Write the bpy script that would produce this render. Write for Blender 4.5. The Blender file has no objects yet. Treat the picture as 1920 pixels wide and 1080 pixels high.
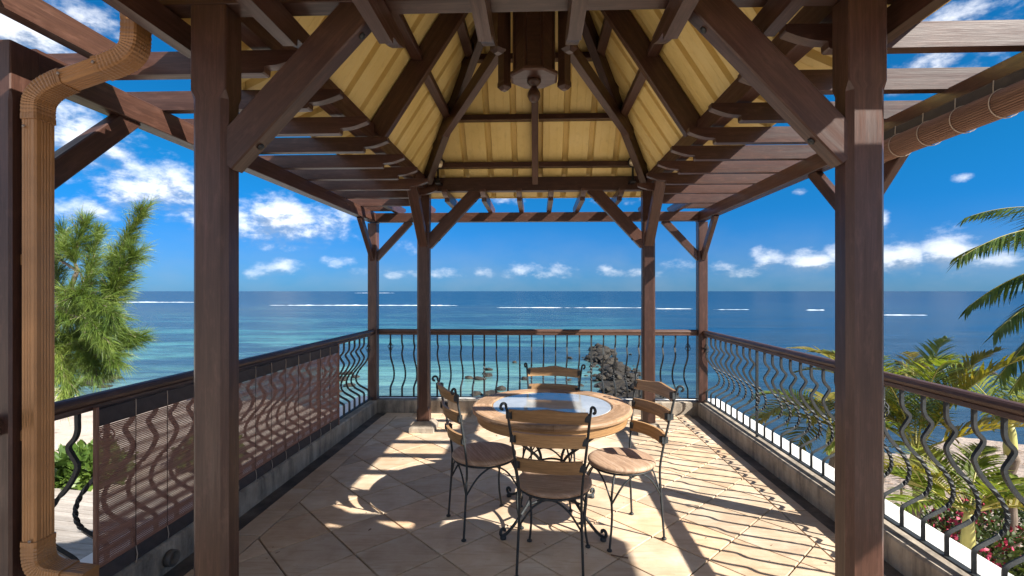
import bpy, math, random
from mathutils import Vector, Matrix, noise as mnoise
import numpy as np
R = math.radians
random.seed(7)
rng = np.random.default_rng(11)
scene = bpy.context.scene
col = scene.collection

# ------------------------------------------------------------------ camera, sky, sun, exposure
EYE = 1.5
FPX = 900.0
cam = bpy.data.cameras.new('camera')
cam_o = bpy.data.objects.new('camera', cam)
col.objects.link(cam_o)
cam_o.location = (0, 0, EYE)
YAW = math.atan(30 / FPX)
cam_o.rotation_euler = (R(90), 0, YAW)
cam.sensor_width = 36.0
cam.lens = 36.0 * FPX / 1920.0
cam.shift_x = -18 / 1920.0
cam.shift_y = 6 / 1920.0
cam.clip_start = 0.05
cam.clip_end = 60000
scene.camera = cam_o

SUN_EL = R(37.5)
SUN_AZ = math.atan2(0.877, -0.480)          # clockwise from +Y
SUN_DIR = Vector((math.sin(SUN_AZ) * math.cos(SUN_EL), math.cos(SUN_AZ) * math.cos(SUN_EL), math.sin(SUN_EL)))
world = bpy.data.worlds.new('World')
scene.world = world
world.use_nodes = True
sun = bpy.data.lights.new('sun', 'SUN')
sun.energy = 2.0
sun.angle = R(0.5)
sun.color = (1.0, 0.94, 0.85)
sun_o = bpy.data.objects.new('sun', sun)
col.objects.link(sun_o)
sun_o.rotation_euler = SUN_DIR.to_track_quat('Z', 'Y').to_euler()
scene.view_settings.view_transform = 'Standard'
scene.view_settings.look = 'None'
scene.view_settings.exposure = 2.66
scene.view_settings.gamma = 1.0
scene.view_settings.use_curve_mapping = False
SKY_STRENGTH = 0.12


def ray(u, v):
    """direction (world) of a point of the photograph, for placing the far clouds and rough distances"""
    l = (u - 978.0) / FPX
    c, s = math.cos(YAW), math.sin(YAW)
    return (l * c - s, l * s + c, -(v - 546.0) / FPX)


# ------------------------------------------------------------------ node helpers
class NT:
    def __init__(self, tree):
        self.t = tree
        self.n = tree.nodes
        self.l = tree.links

    def new(self, typ, **kw):
        nd = self.n.new(typ)
        for k, v in kw.items():
            setattr(nd, k, v)
        return nd

    def link(self, a, b):
        self.l.new(a, b)

    def put(self, sock, val):
        if val is None:
            return
        if isinstance(val, bpy.types.NodeSocket):
            self.l.new(val, sock)
        elif isinstance(val, (tuple, list)):
            dv = list(val)
            if len(sock.default_value) == 4 and len(dv) == 3:
                dv.append(1.0)
            sock.default_value = dv
        else:
            sock.default_value = val

    def math(self, op, a, b=None, c=None, clamp=False):
        nd = self.new('ShaderNodeMath', operation=op, use_clamp=clamp)
        self.put(nd.inputs[0], a)
        self.put(nd.inputs[1], b)
        self.put(nd.inputs[2], c)
        return nd.outputs[0]

    def vmath(self, op, a, b=None):
        nd = self.new('ShaderNodeVectorMath', operation=op)
        self.put(nd.inputs[0], a)
        if b is not None:
            self.put(nd.inputs[1], b)
        return nd.outputs[0]

    def mix(self, fac, a, b, blend='MIX'):
        nd = self.new('ShaderNodeMix', data_type='RGBA', blend_type=blend)
        self.put(nd.inputs[0], fac)
        self.put(nd.inputs[6], a)
        self.put(nd.inputs[7], b)
        return nd.outputs[2]

    def noise(self, vec, scale, detail=4, rough=0.55, dist=0.0, out='Fac', dim='3D'):
        nd = self.new('ShaderNodeTexNoise', noise_dimensions=dim)
        if vec is not None:
            self.link(vec, nd.inputs['Vector'])
        self.put(nd.inputs['Scale'], scale)
        nd.inputs['Detail'].default_value = detail
        nd.inputs['Roughness'].default_value = rough
        nd.inputs['Distortion'].default_value = dist
        return nd.outputs[0 if out == 'Fac' else 1]

    def ramp(self, fac, stops, interp='LINEAR'):
        nd = self.new('ShaderNodeValToRGB')
        nd.color_ramp.interpolation = interp
        els = nd.color_ramp.elements
        while len(els) < len(stops):
            els.new(0.5)
        for e, (p, cc) in zip(els, stops):
            e.position = p
            e.color = (*cc, 1.0) if len(cc) == 3 else cc
        self.put(nd.inputs[0], fac)
        return nd.outputs[0]

    def mapr(self, v, a, b, c=0.0, d=1.0, smooth=False):
        nd = self.new('ShaderNodeMapRange')
        if smooth:
            nd.interpolation_type = 'SMOOTHSTEP'
        for i, x in enumerate((v, a, b, c, d)):
            self.put(nd.inputs[i], x)
        return nd.outputs[0]

    def mapping(self, vec, scale=(1, 1, 1), loc=(0, 0, 0), rot=(0, 0, 0)):
        nd = self.new('ShaderNodeMapping')
        self.link(vec, nd.inputs[0])
        nd.inputs[1].default_value = loc
        nd.inputs[2].default_value = rot
        nd.inputs[3].default_value = scale
        return nd.outputs[0]

    def bump(self, h, strength=0.3, dist=0.01, normal=None):
        nd = self.new('ShaderNodeBump')
        nd.inputs['Strength'].default_value = strength
        nd.inputs['Distance'].default_value = dist
        self.link(h, nd.inputs['Height'])
        if normal is not None:
            self.link(normal, nd.inputs['Normal'])
        return nd.outputs[0]


def material(name):
    m = bpy.data.materials.new(name)
    m.use_nodes = True
    k = NT(m.node_tree)
    b = m.node_tree.nodes['Principled BSDF']
    return m, k, b


# ------------------------------------------------------------------ sky with cumulus
def build_world():
    k = NT(world.node_tree)
    k.n.clear()
    out = k.new('ShaderNodeOutputWorld')
    bg = k.new('ShaderNodeBackground')
    bg.inputs[1].default_value = SKY_STRENGTH
    k.link(bg.outputs[0], out.inputs[0])
    sky = k.new('ShaderNodeTexSky', sky_type='NISHITA')
    sky.sun_disc = False
    sky.sun_elevation = SUN_EL
    sky.sun_rotation = SUN_AZ
    sky.altitude = 0
    sky.air_density = 1.0
    sky.dust_density = 0.25
    sky.ozone_density = 3.5
    tc = k.new('ShaderNodeTexCoord')
    sep = k.new('ShaderNodeSeparateXYZ')
    k.link(tc.outputs['Generated'], sep.inputs[0])
    X, Y, Z = sep.outputs
    az = k.math('ARCTAN2', X, Y)
    el = k.math('ARCSINE', Z)
    # deepen the blue a little, as a polarised clear sky does
    skyc = k.mix(1.0, sky.outputs[0], SKY_TINT, 'MULTIPLY')
    hz = k.mapr(el, 0.0, 0.30, 1.0, 0.0, True)
    skyc = k.mix(1.0, skyc, k.mix(hz, (1, 1, 1), SKY_LOW), 'MULTIPLY')
    # blobs (photo pixel centre, half width, half height, weight)
    blobs = [(300, 352, 105, 46, 1.0), (235, 370, 80, 20, .55), (525, 415, 125, 38, 1.0), (165, 262, 85, 50, .95), (120, 215, 70, 40, .7),
             (150, 392, 70, 24, .75), (30, 60, 150, 60, .9), (150, 40, 110, 45, .6), (520, 500, 50, 13, .8), (478, 512, 30, 10, .7), (635, 490, 34, 12, .55),
             (760, 465, 30, 15, .45), (740, 515, 28, 9, .6), (850, 515, 40, 9, .5), (975, 506, 36, 14, .72), (1055, 504, 28, 14, .7), (1145, 508, 26, 12, .62),
             (905, 512, 26, 10, .6), (1270, 500, 30, 14, .6), (1355, 500, 30, 11, .6), (1436, 488, 30, 20, .95), (1522, 490, 46, 19, .95), (1570, 472, 28, 22, .8),
             (1690, 480, 50, 30, 1.0), (1775, 470, 52, 36, 1.1), (1655, 410, 16, 18, .7), (1810, 332, 22, 9, .8), (1885, 492, 50, 18, .6), (1365, 345, 20, 8, .5),
             (1750, 135, 110, 30, .62), (1790, 40, 120, 40, .66), (1500, 360, 20, 10, .4), (255, 300, 120, 24, .5), (80, 330, 60, 30, .6),
             (930, 375, 70, 10, .5), (820, 512, 60, 10, .55), (1010, 515, 70, 9, .55), (1200, 512, 70, 9, .5), (700, 508, 50, 9, .5), (1400, 510, 60, 10, .55), (1600, 505, 60, 14, .6), (560, 455, 40, 9, .5), (1180, 375, 80, 10, .45)]
    vec = k.new('ShaderNodeCombineXYZ')
    k.link(az, vec.inputs[0])
    k.link(k.math('MULTIPLY', el, 1.7), vec.inputs[1])

    def density(el_s, vec_s, tag):
        tot = None
        for (u, v, wx, wy, amp) in blobs:
            d = Vector(ray(u, v)).normalized()
            a0 = math.atan2(d.x, d.y)
            e0 = math.asin(d.z)
            cs = 1.0 / (1 + ((u - 978) / FPX) ** 2)
            sa = wx / FPX * cs
            se = wy / FPX * math.sqrt(cs)
            dx = k.math('MULTIPLY', k.math('SUBTRACT', az, a0), 1.0 / sa)
            dy = k.math('MULTIPLY', k.math('SUBTRACT', el_s, e0), 1.0 / se)
            q = k.math('ADD', k.math('MULTIPLY', dx, dx), k.math('MULTIPLY', dy, dy))
            g = k.math('MULTIPLY', k.math('POWER', 2.718, k.math('MULTIPLY', q, -0.62)), amp)
            tot = g if tot is None else k.math('MAXIMUM', tot, g)
        # cumulus added out of view, its cover raised to whiten the fill light
        far = k.math('MULTIPLY', k.mapr(k.noise(vec_s, 1.6, 3), .34, .56, 0, 1.0),
                     k.mapr(k.math('ABSOLUTE', k.math('ADD', az, 0.03)), .85, 1.1, 0, 1))
        far = k.math('MULTIPLY', far, k.mapr(el_s, 0.0, 0.08, 0, 1))
        tot = k.math('MAXIMUM', tot, far)
        fine = k.noise(vec_s, 17, 8, 0.62)
        n2 = k.noise(vec_s, 42, 5, 0.6)
        nn = k.math('ADD', k.math('MULTIPLY', fine, 1.35), k.math('MULTIPLY', n2, .35))
        d = k.math('ADD', k.math('MULTIPLY', tot, 1.0), k.math('MULTIPLY', k.math('SUBTRACT', nn, .86), 1.25))
        d = k.math('MULTIPLY', d, k.mapr(tot, 0.04, 0.3, 0, 1, True))
        return k.mapr(d, .24, 1.12, 0, 1, True), d

    d0, u0 = density(el, vec.outputs[0], 'a')
    off = k.vmath('ADD', vec.outputs[0], (0.010, 0.026, 0))
    d1, u1 = density(k.math('ADD', el, 0.016), off, 'b')
    lit = k.mapr(k.math('SUBTRACT', u0, u1), -.30, .26, 0, 1, True)
    cc = k.mix(lit, CLOUD_LO, CLOUD_HI)
    cover = k.math('MULTIPLY', d0, k.mapr(el, 0.0, 0.14, .44, .72))
    # thin haze veil just above the horizon
    veil = k.math('MULTIPLY', k.mapr(el, 0.015, 0.16, .34, 0, True), k.mapr(k.noise(vec.outputs[0], 7, 4), .35, .7, .4, 1))
    skyc = k.mix(veil, skyc, CLOUD_LO)
    fin = k.mix(cover, skyc, cc)
    k.link(fin, bg.inputs[0])


SKY_TINT = (0.0075, 0.100, 0.157)
SKY_LOW = (1.55, 0.66, 1.05)
CLOUD_HI = (2.28, 2.24, 2.20)
CLOUD_LO = (0.62, 0.71, 0.84)
build_world()


# ------------------------------------------------------------------ materials
def wood_mat(name, c0, c1, c2, rough=0.38, scale=1.0, bump=0.25, worn=0.0, spec=0.5):
    m, k, b = material(name)
    tc = k.new('ShaderNodeTexCoord')
    oi = k.new('ShaderNodeObjectInfo')
    uv = k.vmath('ADD', tc.outputs['UV'], k.vmath('MULTIPLY', oi.outputs['Random'], (7.3, 3.1, 0)))
    g = k.noise(k.mapping(uv, (1.3 * scale, 26 * scale, 1)), 1.6, 8, 0.65, 0.4)
    big = k.noise(k.mapping(uv, (.9 * scale, 5 * scale, 1)), 1.2, 3, .5)
    fibre = k.noise(k.mapping(uv, (6 * scale, 160 * scale, 1)), 1.5, 3, .6)
    f = k.math('ADD', k.math('MULTIPLY', g, .62), k.math('MULTIPLY', big, .38))
    colr = k.ramp(f, [(.33, c0), (.50, c1), (.68, c2)])
    colr = k.mix(k.mapr(fibre, .40, .62, .36, 0), colr, tuple(x * .45 for x in c0))
    hue = k.mapr(oi.outputs['Random'], 0, 1, .78, 1.22)
    colr = k.mix(1.0, colr, k.mix(hue, (0, 0, 0), (1, 1, 1)) if False else colr, 'MIX')
    sc = k.new('ShaderNodeVectorMath', operation='SCALE')
    k.link(colr, sc.inputs[0])
    k.link(hue, sc.inputs['Scale'])
    colr = sc.outputs[0]
    if worn > 0:
        w = k.noise(k.mapping(uv, (3, 9, 1)), 3.2, 8, .7)
        colr = k.mix(k.mapr(w, .56 - .1 * worn, .66, 0, .8 * worn), colr, (c2[0] * 1.5, c2[1] * 1.55, c2[2] * 1.65))
    k.link(colr, b.inputs['Base Color'])
    k.link(k.mapr(g, .3, .7, rough + .14, rough - .06), b.inputs['Roughness'])
    b.inputs['Specular IOR Level'].default_value = spec
    h = k.math('ADD', k.math('MULTIPLY', g, .6), k.math('MULTIPLY', fibre, .5))
    k.link(k.bump(h, bump, 0.004), b.inputs['Normal'])
    return m


M = {}
M['wood'] = wood_mat('varnished_wood', (.038, .0165, .0110), (.064, .0285, .0195), (.105, .052, .037), .33, 1.0, .16, worn=.35)
M['wood_rail'] = wood_mat('rail_wood', (.055, .026, .018), (.090, .046, .031), (.14, .077, .053), .42, 1.0, .3, worn=.4)
M['teak'] = wood_mat('teak_wood', (.21, .115, .048), (.36, .205, .088), (.50, .31, .145), .42, 1.6, .3)
M['teak_top'] = wood_mat('weathered_teak_top', (.22, .125, .065), (.38, .235, .13), (.50, .34, .22), .5, 1.6, .35, worn=.5)
M['seat'] = wood_mat('weathered_seat_wood', (.20, .12, .075), (.38, .25, .165), (.52, .38, .28), .62, 1.5, .5, worn=.25)
M['deck'] = wood_mat('bleached_deck_wood', (.26, .22, .19), (.38, .34, .30), (.50, .46, .42), .75, 1.0, .4)
M['bamboo'] = wood_mat('stained_bamboo', (.15, .066, .042), (.23, .105, .068), (.30, .15, .10), .5, 2.0, .2)
M['bamboo_roll'] = wood_mat('stained_bamboo_roll', (.20, .10, .062), (.31, .165, .105), (.42, .24, .16), .5, 2.0, .2)
M['bark'] = wood_mat('bark', (.10, .075, .055), (.17, .13, .10), (.25, .20, .16), .85, 1.0, 1.0)


def simple(name, c, rough=.5, metal=0.0, var=.15, nscale=8, bump=0.0, bscale=40, spec=.5):
    m, k, b = material(name)
    tc = k.new('ShaderNodeTexCoord')
    oi = k.new('ShaderNodeObjectInfo')
    n = k.noise(tc.outputs['Object'], nscale, 5, .6)
    lo = tuple(x * (1 - var) for x in c)
    hi = tuple(min(1, x * (1 + var)) for x in c)
    cc = k.mix(k.mapr(n, .3, .7), lo, hi)
    sc = k.new('ShaderNodeVectorMath', operation='SCALE')
    k.link(cc, sc.inputs[0])
    k.link(k.mapr(oi.outputs['Random'], 0, 1, 1 - var * .6, 1 + var * .6), sc.inputs['Scale'])
    k.link(sc.outputs[0], b.inputs['Base Color'])
    b.inputs['Roughness'].default_value = rough
    b.inputs['Metallic'].default_value = metal
    b.inputs['Specular IOR Level'].default_value = spec
    if bump:
        k.link(k.bump(k.noise(tc.outputs['Object'], bscale, 5, .6), bump, .005), b.inputs['Normal'])
    return m


M['iron'] = simple('wrought_iron', (.030, .034, .036), .55, .1, .3, 30, .25, 120, .35)
M['black'] = simple('black_metal', (.012, .012, .013), .4, .2, .2)
M['band'] = simple('dark_fabric_band', (.045, .036, .036), .75, 0, .25, 20, .3, 300)
M['cord'] = simple('pale_cord', (.42, .34, .27), .8)
M['thread'] = simple('brown_thread', (.10, .055, .04), .8)
M['bronze'] = simple('bronze_gutter_paint', (.34, .175, .070), .34, .25, .2, 5, .15, 20)
M['screw'] = simple('screw', (.35, .30, .26), .35, .8)
M['lens'] = simple('lamp_lens', (.70, .62, .42), .15, .3)
M['white'] = simple('white_ledge_paint', (.78, .77, .74), .7, 0, .06, 3, .2, 60)
M['plaster'] = simple('cream_plaster', (.62, .57, .48), .85, 0, .08, 2, .3, 40)
M['crownshaft'] = simple('palm_crownshaft', (.34, .32, .10), .5, 0, .25, 3)
M['rachis'] = simple('palm_rachis', (.30, .27, .07), .5, 0, .2, 3)
M['bract'] = simple('bougainvillea_bract', (.38, .025, .075), .6, 0, .35, 4)
M['dry'] = simple('dry_litter', (.16, .10, .06), .8, 0, .4, 4)


def concrete():
    m, k, b = material('stained_concrete')
    g = k.new('ShaderNodeNewGeometry')
    P = g.outputs['Position']
    n = k.noise(P, 3.5, 8, .65)
    n2 = k.noise(k.mapping(P, (9, 9, 1.6)), 1.2, 6, .65)
    n3 = k.noise(P, 40, 4, .6)
    c = k.ramp(n, [(.30, (.17, .14, .108)), (.48, (.30, .25, .195)), (.68, (.44, .38, .30))])
    c = k.mix(k.mapr(n2, .45, .66, 0, .72), c, (.060, .050, .041))
    c = k.mix(k.mapr(n3, .40, .7, 0, .3), c, (.30, .27, .23))
    k.link(c, b.inputs['Base Color'])
    b.inputs['Roughness'].default_value = .88
    k.link(k.bump(k.math('ADD', n3, n), .5, .008), b.inputs['Normal'])
    return m


M['concrete'] = concrete()


def gutter_mat():
    m, k, b = material('wet_mossy_mortar')
    g = k.new('ShaderNodeNewGeometry')
    n = k.noise(g.outputs['Position'], 5, 7, .65)
    c = k.ramp(n, [(.32, (.035, .030, .024)), (.5, (.085, .070, .056)), (.7, (.17, .14, .115))])
    k.link(c, b.inputs['Base Color'])
    b.inputs['Roughness'].default_value = .7
    k.link(k.bump(n, .4, .01), b.inputs['Normal'])
    return m


M['gutter'] = gutter_mat()


def tile_mat():
    m, k, b = material('sandstone_tile')
    tc = k.new('ShaderNodeTexCoord')
    oi = k.new('ShaderNodeObjectInfo')
    g = k.new('ShaderNodeNewGeometry')
    P = k.vmath('ADD', g.outputs['Position'], k.vmath('MULTIPLY', oi.outputs['Random'], (31, 17, 5)))
    n = k.noise(P, 5, 7, .6, .3)
    vein = k.noise(k.mapping(P, (3, 34, 1), rot=(0, 0, R(35))), 1.1, 5, .6, .8)
    sp = k.noise(P, 60, 4, .7)
    blot = k.noise(g.outputs['Position'], 1.7, 6, .65)
    c = k.ramp(n, [(.30, (.50, .36, .235)), (.50, (.60, .455, .315)), (.70, (.66, .55, .415))])
    c = k.mix(k.mapr(vein, .50, .66, 0, .45), c, (.42, .27, .16))
    c = k.mix(k.mapr(sp, .64, .72, 0, .5), c, (.28, .19, .12))
    c = k.mix(k.mapr(blot, .52, .72, 0, .42), c, (.30, .235, .175))
    warm = k.mapr(k.math('FRACT', k.math('MULTIPLY', oi.outputs['Random'], 29.3)), .55, 1, 0, .6)
    c = k.mix(warm, c, k.mix(1.0, c, (1.06, .92, .78), 'MULTIPLY'))
    grey = k.mapr(oi.outputs['Random'], 0, 1, 0, .45)
    c = k.mix(grey, c, k.mix(1.0, c, (.90, .95, 1.02), 'MULTIPLY'))
    sc = k.new('ShaderNodeVectorMath', operation='SCALE')
    k.link(c, sc.inputs[0])
    k.link(k.mapr(k.math('FRACT', k.math('MULTIPLY', oi.outputs['Random'], 13.7)), 0, 1, .78, 1.07), sc.inputs['Scale'])
    k.link(sc.outputs[0], b.inputs['Base Color'])
    b.inputs['Roughness'].default_value = .58
    b.inputs['Specular IOR Level'].default_value = .35
    k.link(k.bump(k.math('ADD', k.math('MULTIPLY', vein, .7), sp), .28, .003), b.inputs['Normal'])
    return m


M['tile'] = tile_mat()
M['grout'] = simple('dark_grout', (.075, .048, .032), .85, 0, .3, 10)
M['rust_metal'] = simple('table_ring_iron', (.05, .03, .022), .5, .3, .3, 30)


def sheet_mat():
    m, k, b = material('yellow_roof_sheet')
    g = k.new('ShaderNodeNewGeometry')
    P = g.outputs['Position']
    n = k.noise(P, 2.2, 6, .6)
    st = k.noise(k.mapping(P, (16, 16, 2.0)), 1.3, 6, .65)
    sp = k.noise(P, 55, 4, .7)
    c = k.ramp(n, [(.3, (.69, .53, .19)), (.5, (.76, .59, .23)), (.7, (.80, .64, .28))])
    c = k.mix(k.mapr(st, .54, .74, 0, .28), c, (.40, .29, .10))
    c = k.mix(k.mapr(sp, .62, .72, 0, .25), c, (.30, .20, .07))
    k.link(c, b.inputs['Base Color'])
    b.inputs['Roughness'].default_value = .5
    return m


M['sheet'] = sheet_mat()


def glass_mat():
    m, k, b = material('table_glass')
    k.n.remove(b)
    out = k.n['Material Output']
    tr = k.new('ShaderNodeBsdfTransparent')
    tr.inputs[0].default_value = (.80, .90, .92, 1)
    gl = k.new('ShaderNodeBsdfGlossy')
    gl.inputs['Roughness'].default_value = .03
    df = k.new('ShaderNodeBsdfDiffuse')
    df.inputs[0].default_value = (.72, .76, .80, 1)
    fr = k.new('ShaderNodeFresnel')
    fr.inputs[0].default_value = 1.55
    tc = k.new('ShaderNodeTexCoord')
    sky_sheen = k.noise(tc.outputs['Object'], 6, 6, .65)  # pale diffuse painted in for the sky's milky reflection on the glass
    m0 = k.new('ShaderNodeMixShader')
    k.link(k.mapr(sky_sheen,   .3, .7, .48, .70), m0.inputs[0])
    k.link(tr.outputs[0], m0.inputs[1])
    k.link(df.outputs[0], m0.inputs[2])
    m1 = k.new('ShaderNodeMixShader')
    k.link(k.math('MULTIPLY', fr.outputs[0], 1.5, clamp=True), m1.inputs[0])
    k.link(m0.outputs[0], m1.inputs[1])
    k.link(gl.outputs[0], m1.inputs[2])
    k.link(m1.outputs[0], out.inputs[0])
    return m


M['glass'] = glass_mat()


def leaf_mat(name, c0, c1, c2, trans=.35, rough=.45, nscale=1.2):
    m, k, b = material(name)
    g = k.new('ShaderNodeNewGeometry')
    oi = k.new('ShaderNodeObjectInfo')
    n = k.noise(g.outputs['Position'], nscale, 3, .6)
    n2 = k.noise(g.outputs['Position'], nscale * 9, 2, .5)
    f = k.math('ADD', k.math('MULTIPLY', n, .55), k.math('MULTIPLY', n2, .45))
    f = k.math('ADD', f, k.mapr(oi.outputs['Random'], 0, 1, -.06, .06))
    c = k.ramp(f, [(.36, c0), (.5, c1), (.64, c2)])
    k.link(c, b.inputs['Base Color'])
    b.inputs['Roughness'].default_value = rough
    tl = k.new('ShaderNodeBsdfTranslucent')
    k.link(k.mix(1.0, c, (1.25, 1.2, .5), 'MULTIPLY'), tl.inputs[0])
    mx = k.new('ShaderNodeMixShader')
    mx.inputs[0].default_value = trans
    k.link(b.outputs[0], mx.inputs[1])
    k.link(tl.outputs[0], mx.inputs[2])
    k.link(mx.outputs[0], k.n['Material Output'].inputs[0])
    return m


M['needle'] = leaf_mat('casuarina_needles', (.055, .105, .020), (.125, .19, .034), (.24, .30, .065), .3)
M['palm'] = leaf_mat('palm_leaflets', (.070, .115, .014), (.155, .205, .026), (.29, .31, .05), .4)
M['palm_dark'] = leaf_mat('coconut_leaflets', (.038, .075, .012), (.080, .130, .020), (.17, .20, .035), .32, .35)
M['palm_dry'] = leaf_mat('drying_palm_leaflets', (.11, .115, .018), (.20, .185, .03), (.33, .24, .05), .4)
M['shrub'] = leaf_mat('shrub_leaves', (.03, .065, .012), (.06, .115, .020), (.11, .17, .03), .25)
M['bush'] = leaf_mat('bougainvillea_leaves', (.030, .050, .014), (.055, .085, .022), (.10, .12, .035), .25)
M['spike'] = leaf_mat('yucca_leaves', (.12, .17, .03), (.22, .28, .05), (.36, .38, .10), .35)


def sand_mat():
    m, k, b = material('beach_sand')
    g = k.new('ShaderNodeNewGeometry')
    P = g.outputs['Position']
    n = k.noise(P, .5, 6, .6)
    n2 = k.noise(P, 6, 6, .7)
    n3 = k.noise(P, 2.2, 7, .75)
    c = k.ramp(n, [(.3, (.46, .37, .30)), (.5, (.56, .47, .39)), (.7, (.64, .56, .48))])
    c = k.mix(k.mapr(n2, .54, .70, 0, .5), c, (.27, .20, .155))
    c = k.mix(k.mapr(n3, .56, .66, 0, .55), c, (.20, .15, .115))
    sx_ = k.new('ShaderNodeSeparateXYZ')
    k.link(P, sx_.inputs[0])
    soil_shade = k.math('MULTIPLY', k.mapr(sx_.outputs[0], 1.5, 4.5), k.mapr(k.math('ADD', sx_.outputs[1], k.math('MULTIPLY', n, 6)), 14, 24, 1, .7))
    c = k.mix(k.math('MULTIPLY', soil_shade, .75), c, k.mix(k.mapr(n2, .40, .62), (.36, .27, .22), (.11, .08, .06)))  # darker littered ground, with dappled tree shade painted into the sand
    k.link(c, b.inputs['Base Color'])
    b.inputs['Roughness'].default_value = .95
    k.link(k.bump(k.math('ADD', n2, n3), .8, .08), b.inputs['Normal'])
    return m


M['sand'] = sand_mat()


def rock_mat():
    m, k, b = material('basalt_rock')
    g = k.new('ShaderNodeNewGeometry')
    oi = k.new('ShaderNodeObjectInfo')
    P = k.vmath('ADD', g.outputs['Position'], k.vmath('MULTIPLY', oi.outputs['Random'], (9, 9, 9)))
    n = k.noise(P, 2.5, 7, .7)
    c = k.ramp(n, [(.3, (.007, .006, .005)), (.5, (.018, .014, .010)), (.72, (.055, .043, .024))])
    k.link(c, b.inputs['Base Color'])
    b.inputs['Roughness'].default_value = .8
    k.link(k.bump(n, .9, .12), b.inputs['Normal'])
    return m


M['rock'] = rock_mat()


def sea_mat():
    m, k, b = material('lagoon_water')
    g = k.new('ShaderNodeNewGeometry')
    P = g.outputs['Position']
    sep = k.new('ShaderNodeSeparateXYZ')
    k.link(P, sep.inputs[0])
    X, Y, _ = sep.outputs
    wob = k.noise(k.mapping(P, (.010, .035, 1)), 1.0, 5, .6)
    lg = k.math('LOGARITHM', k.math('MAXIMUM', Y, 10.0), 10.0)
    lg = k.math('ADD', lg, k.math('MULTIPLY', k.math('SUBTRACT', wob, .5), .16))
    f = k.mapr(lg, 1.25, 3.25, 0, 1)
    # bed colour seen through the water, from the shore to the open sea
    near = k.ramp(f, [(.00, (.20, .25, .225)), (.07, (.14, .25, .235)), (.15, (.078, .205, .205)), (.26, (.048, .155, .168)), (.35, (.030, .092, .118)),
                      (.44, (.030, .058, .072)), (.472, (.030, .056, .074)), (.515, (.007, .034, .072)), (.68, (.005, .028, .066)), (1.0, (.005, .025, .060))])
    deep = k.ramp(f, [(.00, (.050, .085, .095)), (.10, (.014, .055, .098)), (.30, (.006, .042, .098)), (.47, (.008, .036, .080)), (.55, (.005, .030, .074)), (1.0, (.005, .025, .060))])
    # right part of the lagoon is a deeper channel
    ang = k.math('DIVIDE', k.math('SUBTRACT', X, 2.0), Y)
    side = k.mapr(k.math('ADD', ang, k.math('MULTIPLY', k.math('SUBTRACT', wob, .5), .30)), .06, .34, 0, 1, True)
    c = k.mix(side, near, deep)
    # sea-grass and coral patches
    p1 = k.noise(k.mapping(P, (.05, .16, 1)), 1.0, 7, .62)
    p2 = k.noise(k.mapping(P, (.016, .06, 1), loc=(4, 9, 0)), 1.0, 6, .6)
    patch = k.math('MAXIMUM', k.mapr(p1, .47, .56, 0, .85), k.mapr(p2, .47, .55, 0, .9))
    patch = k.math('MULTIPLY', patch, k.mapr(lg, 2.15, 2.45, 1, .15))
    c = k.mix(patch, c, (.018, .044, .078))
    p3 = k.noise(k.mapping(P, (.11, .26, 1), loc=(1, 3, 0)), 1.0, 6, .6)
    c = k.mix(k.math('MULTIPLY', k.mapr(p3, .55, .68, 0, .55), k.math('SUBTRACT', 1.0, side)), c, (.075, .185, .185))
    # ripples: bump heights, and the chop's light and dark painted into the colour
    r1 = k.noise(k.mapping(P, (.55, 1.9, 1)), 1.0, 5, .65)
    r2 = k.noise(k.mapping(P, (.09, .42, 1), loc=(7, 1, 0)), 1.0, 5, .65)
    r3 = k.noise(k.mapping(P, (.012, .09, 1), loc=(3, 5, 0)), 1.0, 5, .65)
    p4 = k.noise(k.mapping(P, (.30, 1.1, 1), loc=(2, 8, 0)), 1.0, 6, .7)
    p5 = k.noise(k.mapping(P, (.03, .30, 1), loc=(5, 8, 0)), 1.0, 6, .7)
    chop_tone = k.math('ADD', k.math('MULTIPLY', p4, .55), k.math('MULTIPLY', p5, .45))
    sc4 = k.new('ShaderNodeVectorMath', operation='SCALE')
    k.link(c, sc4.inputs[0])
    k.link(k.mapr(chop_tone, .36, .64, .58, 1.42), sc4.inputs['Scale'])
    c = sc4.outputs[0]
    h = k.math('ADD', k.math('MULTIPLY', r1, .35), k.math('ADD', k.math('MULTIPLY', r2, .9), k.math('MULTIPLY', r3, 2.2)))
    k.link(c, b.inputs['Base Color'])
    b.inputs['Roughness'].default_value = .24
    b.inputs['IOR'].default_value = 1.33
    k.link(k.mapr(lg, 1.4, 2.5, .32, .07), b.inputs['Specular IOR Level'])
    bp = k.bump(h, .5, .60)
    k.link(k.mapr(lg, 1.3, 2.3, .85, .10), bp.node.inputs['Strength'])
    k.link(bp, b.inputs['Normal'])
    return m


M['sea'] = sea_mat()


def foam_mat():
    m, k, b = material('sea_foam')
    g = k.new('ShaderNodeNewGeometry')
    n = k.noise(k.mapping(g.outputs['Position'], (.25, .25, 1)), 1.0, 6, .7)
    k.link(k.ramp(n, [(.3, (.55, .66, .72)), (.6, (.86, .89, .90))]), b.inputs['Base Color'])
    b.inputs['Roughness'].default_value = .9
    return m


M['foam'] = foam_mat()


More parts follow.
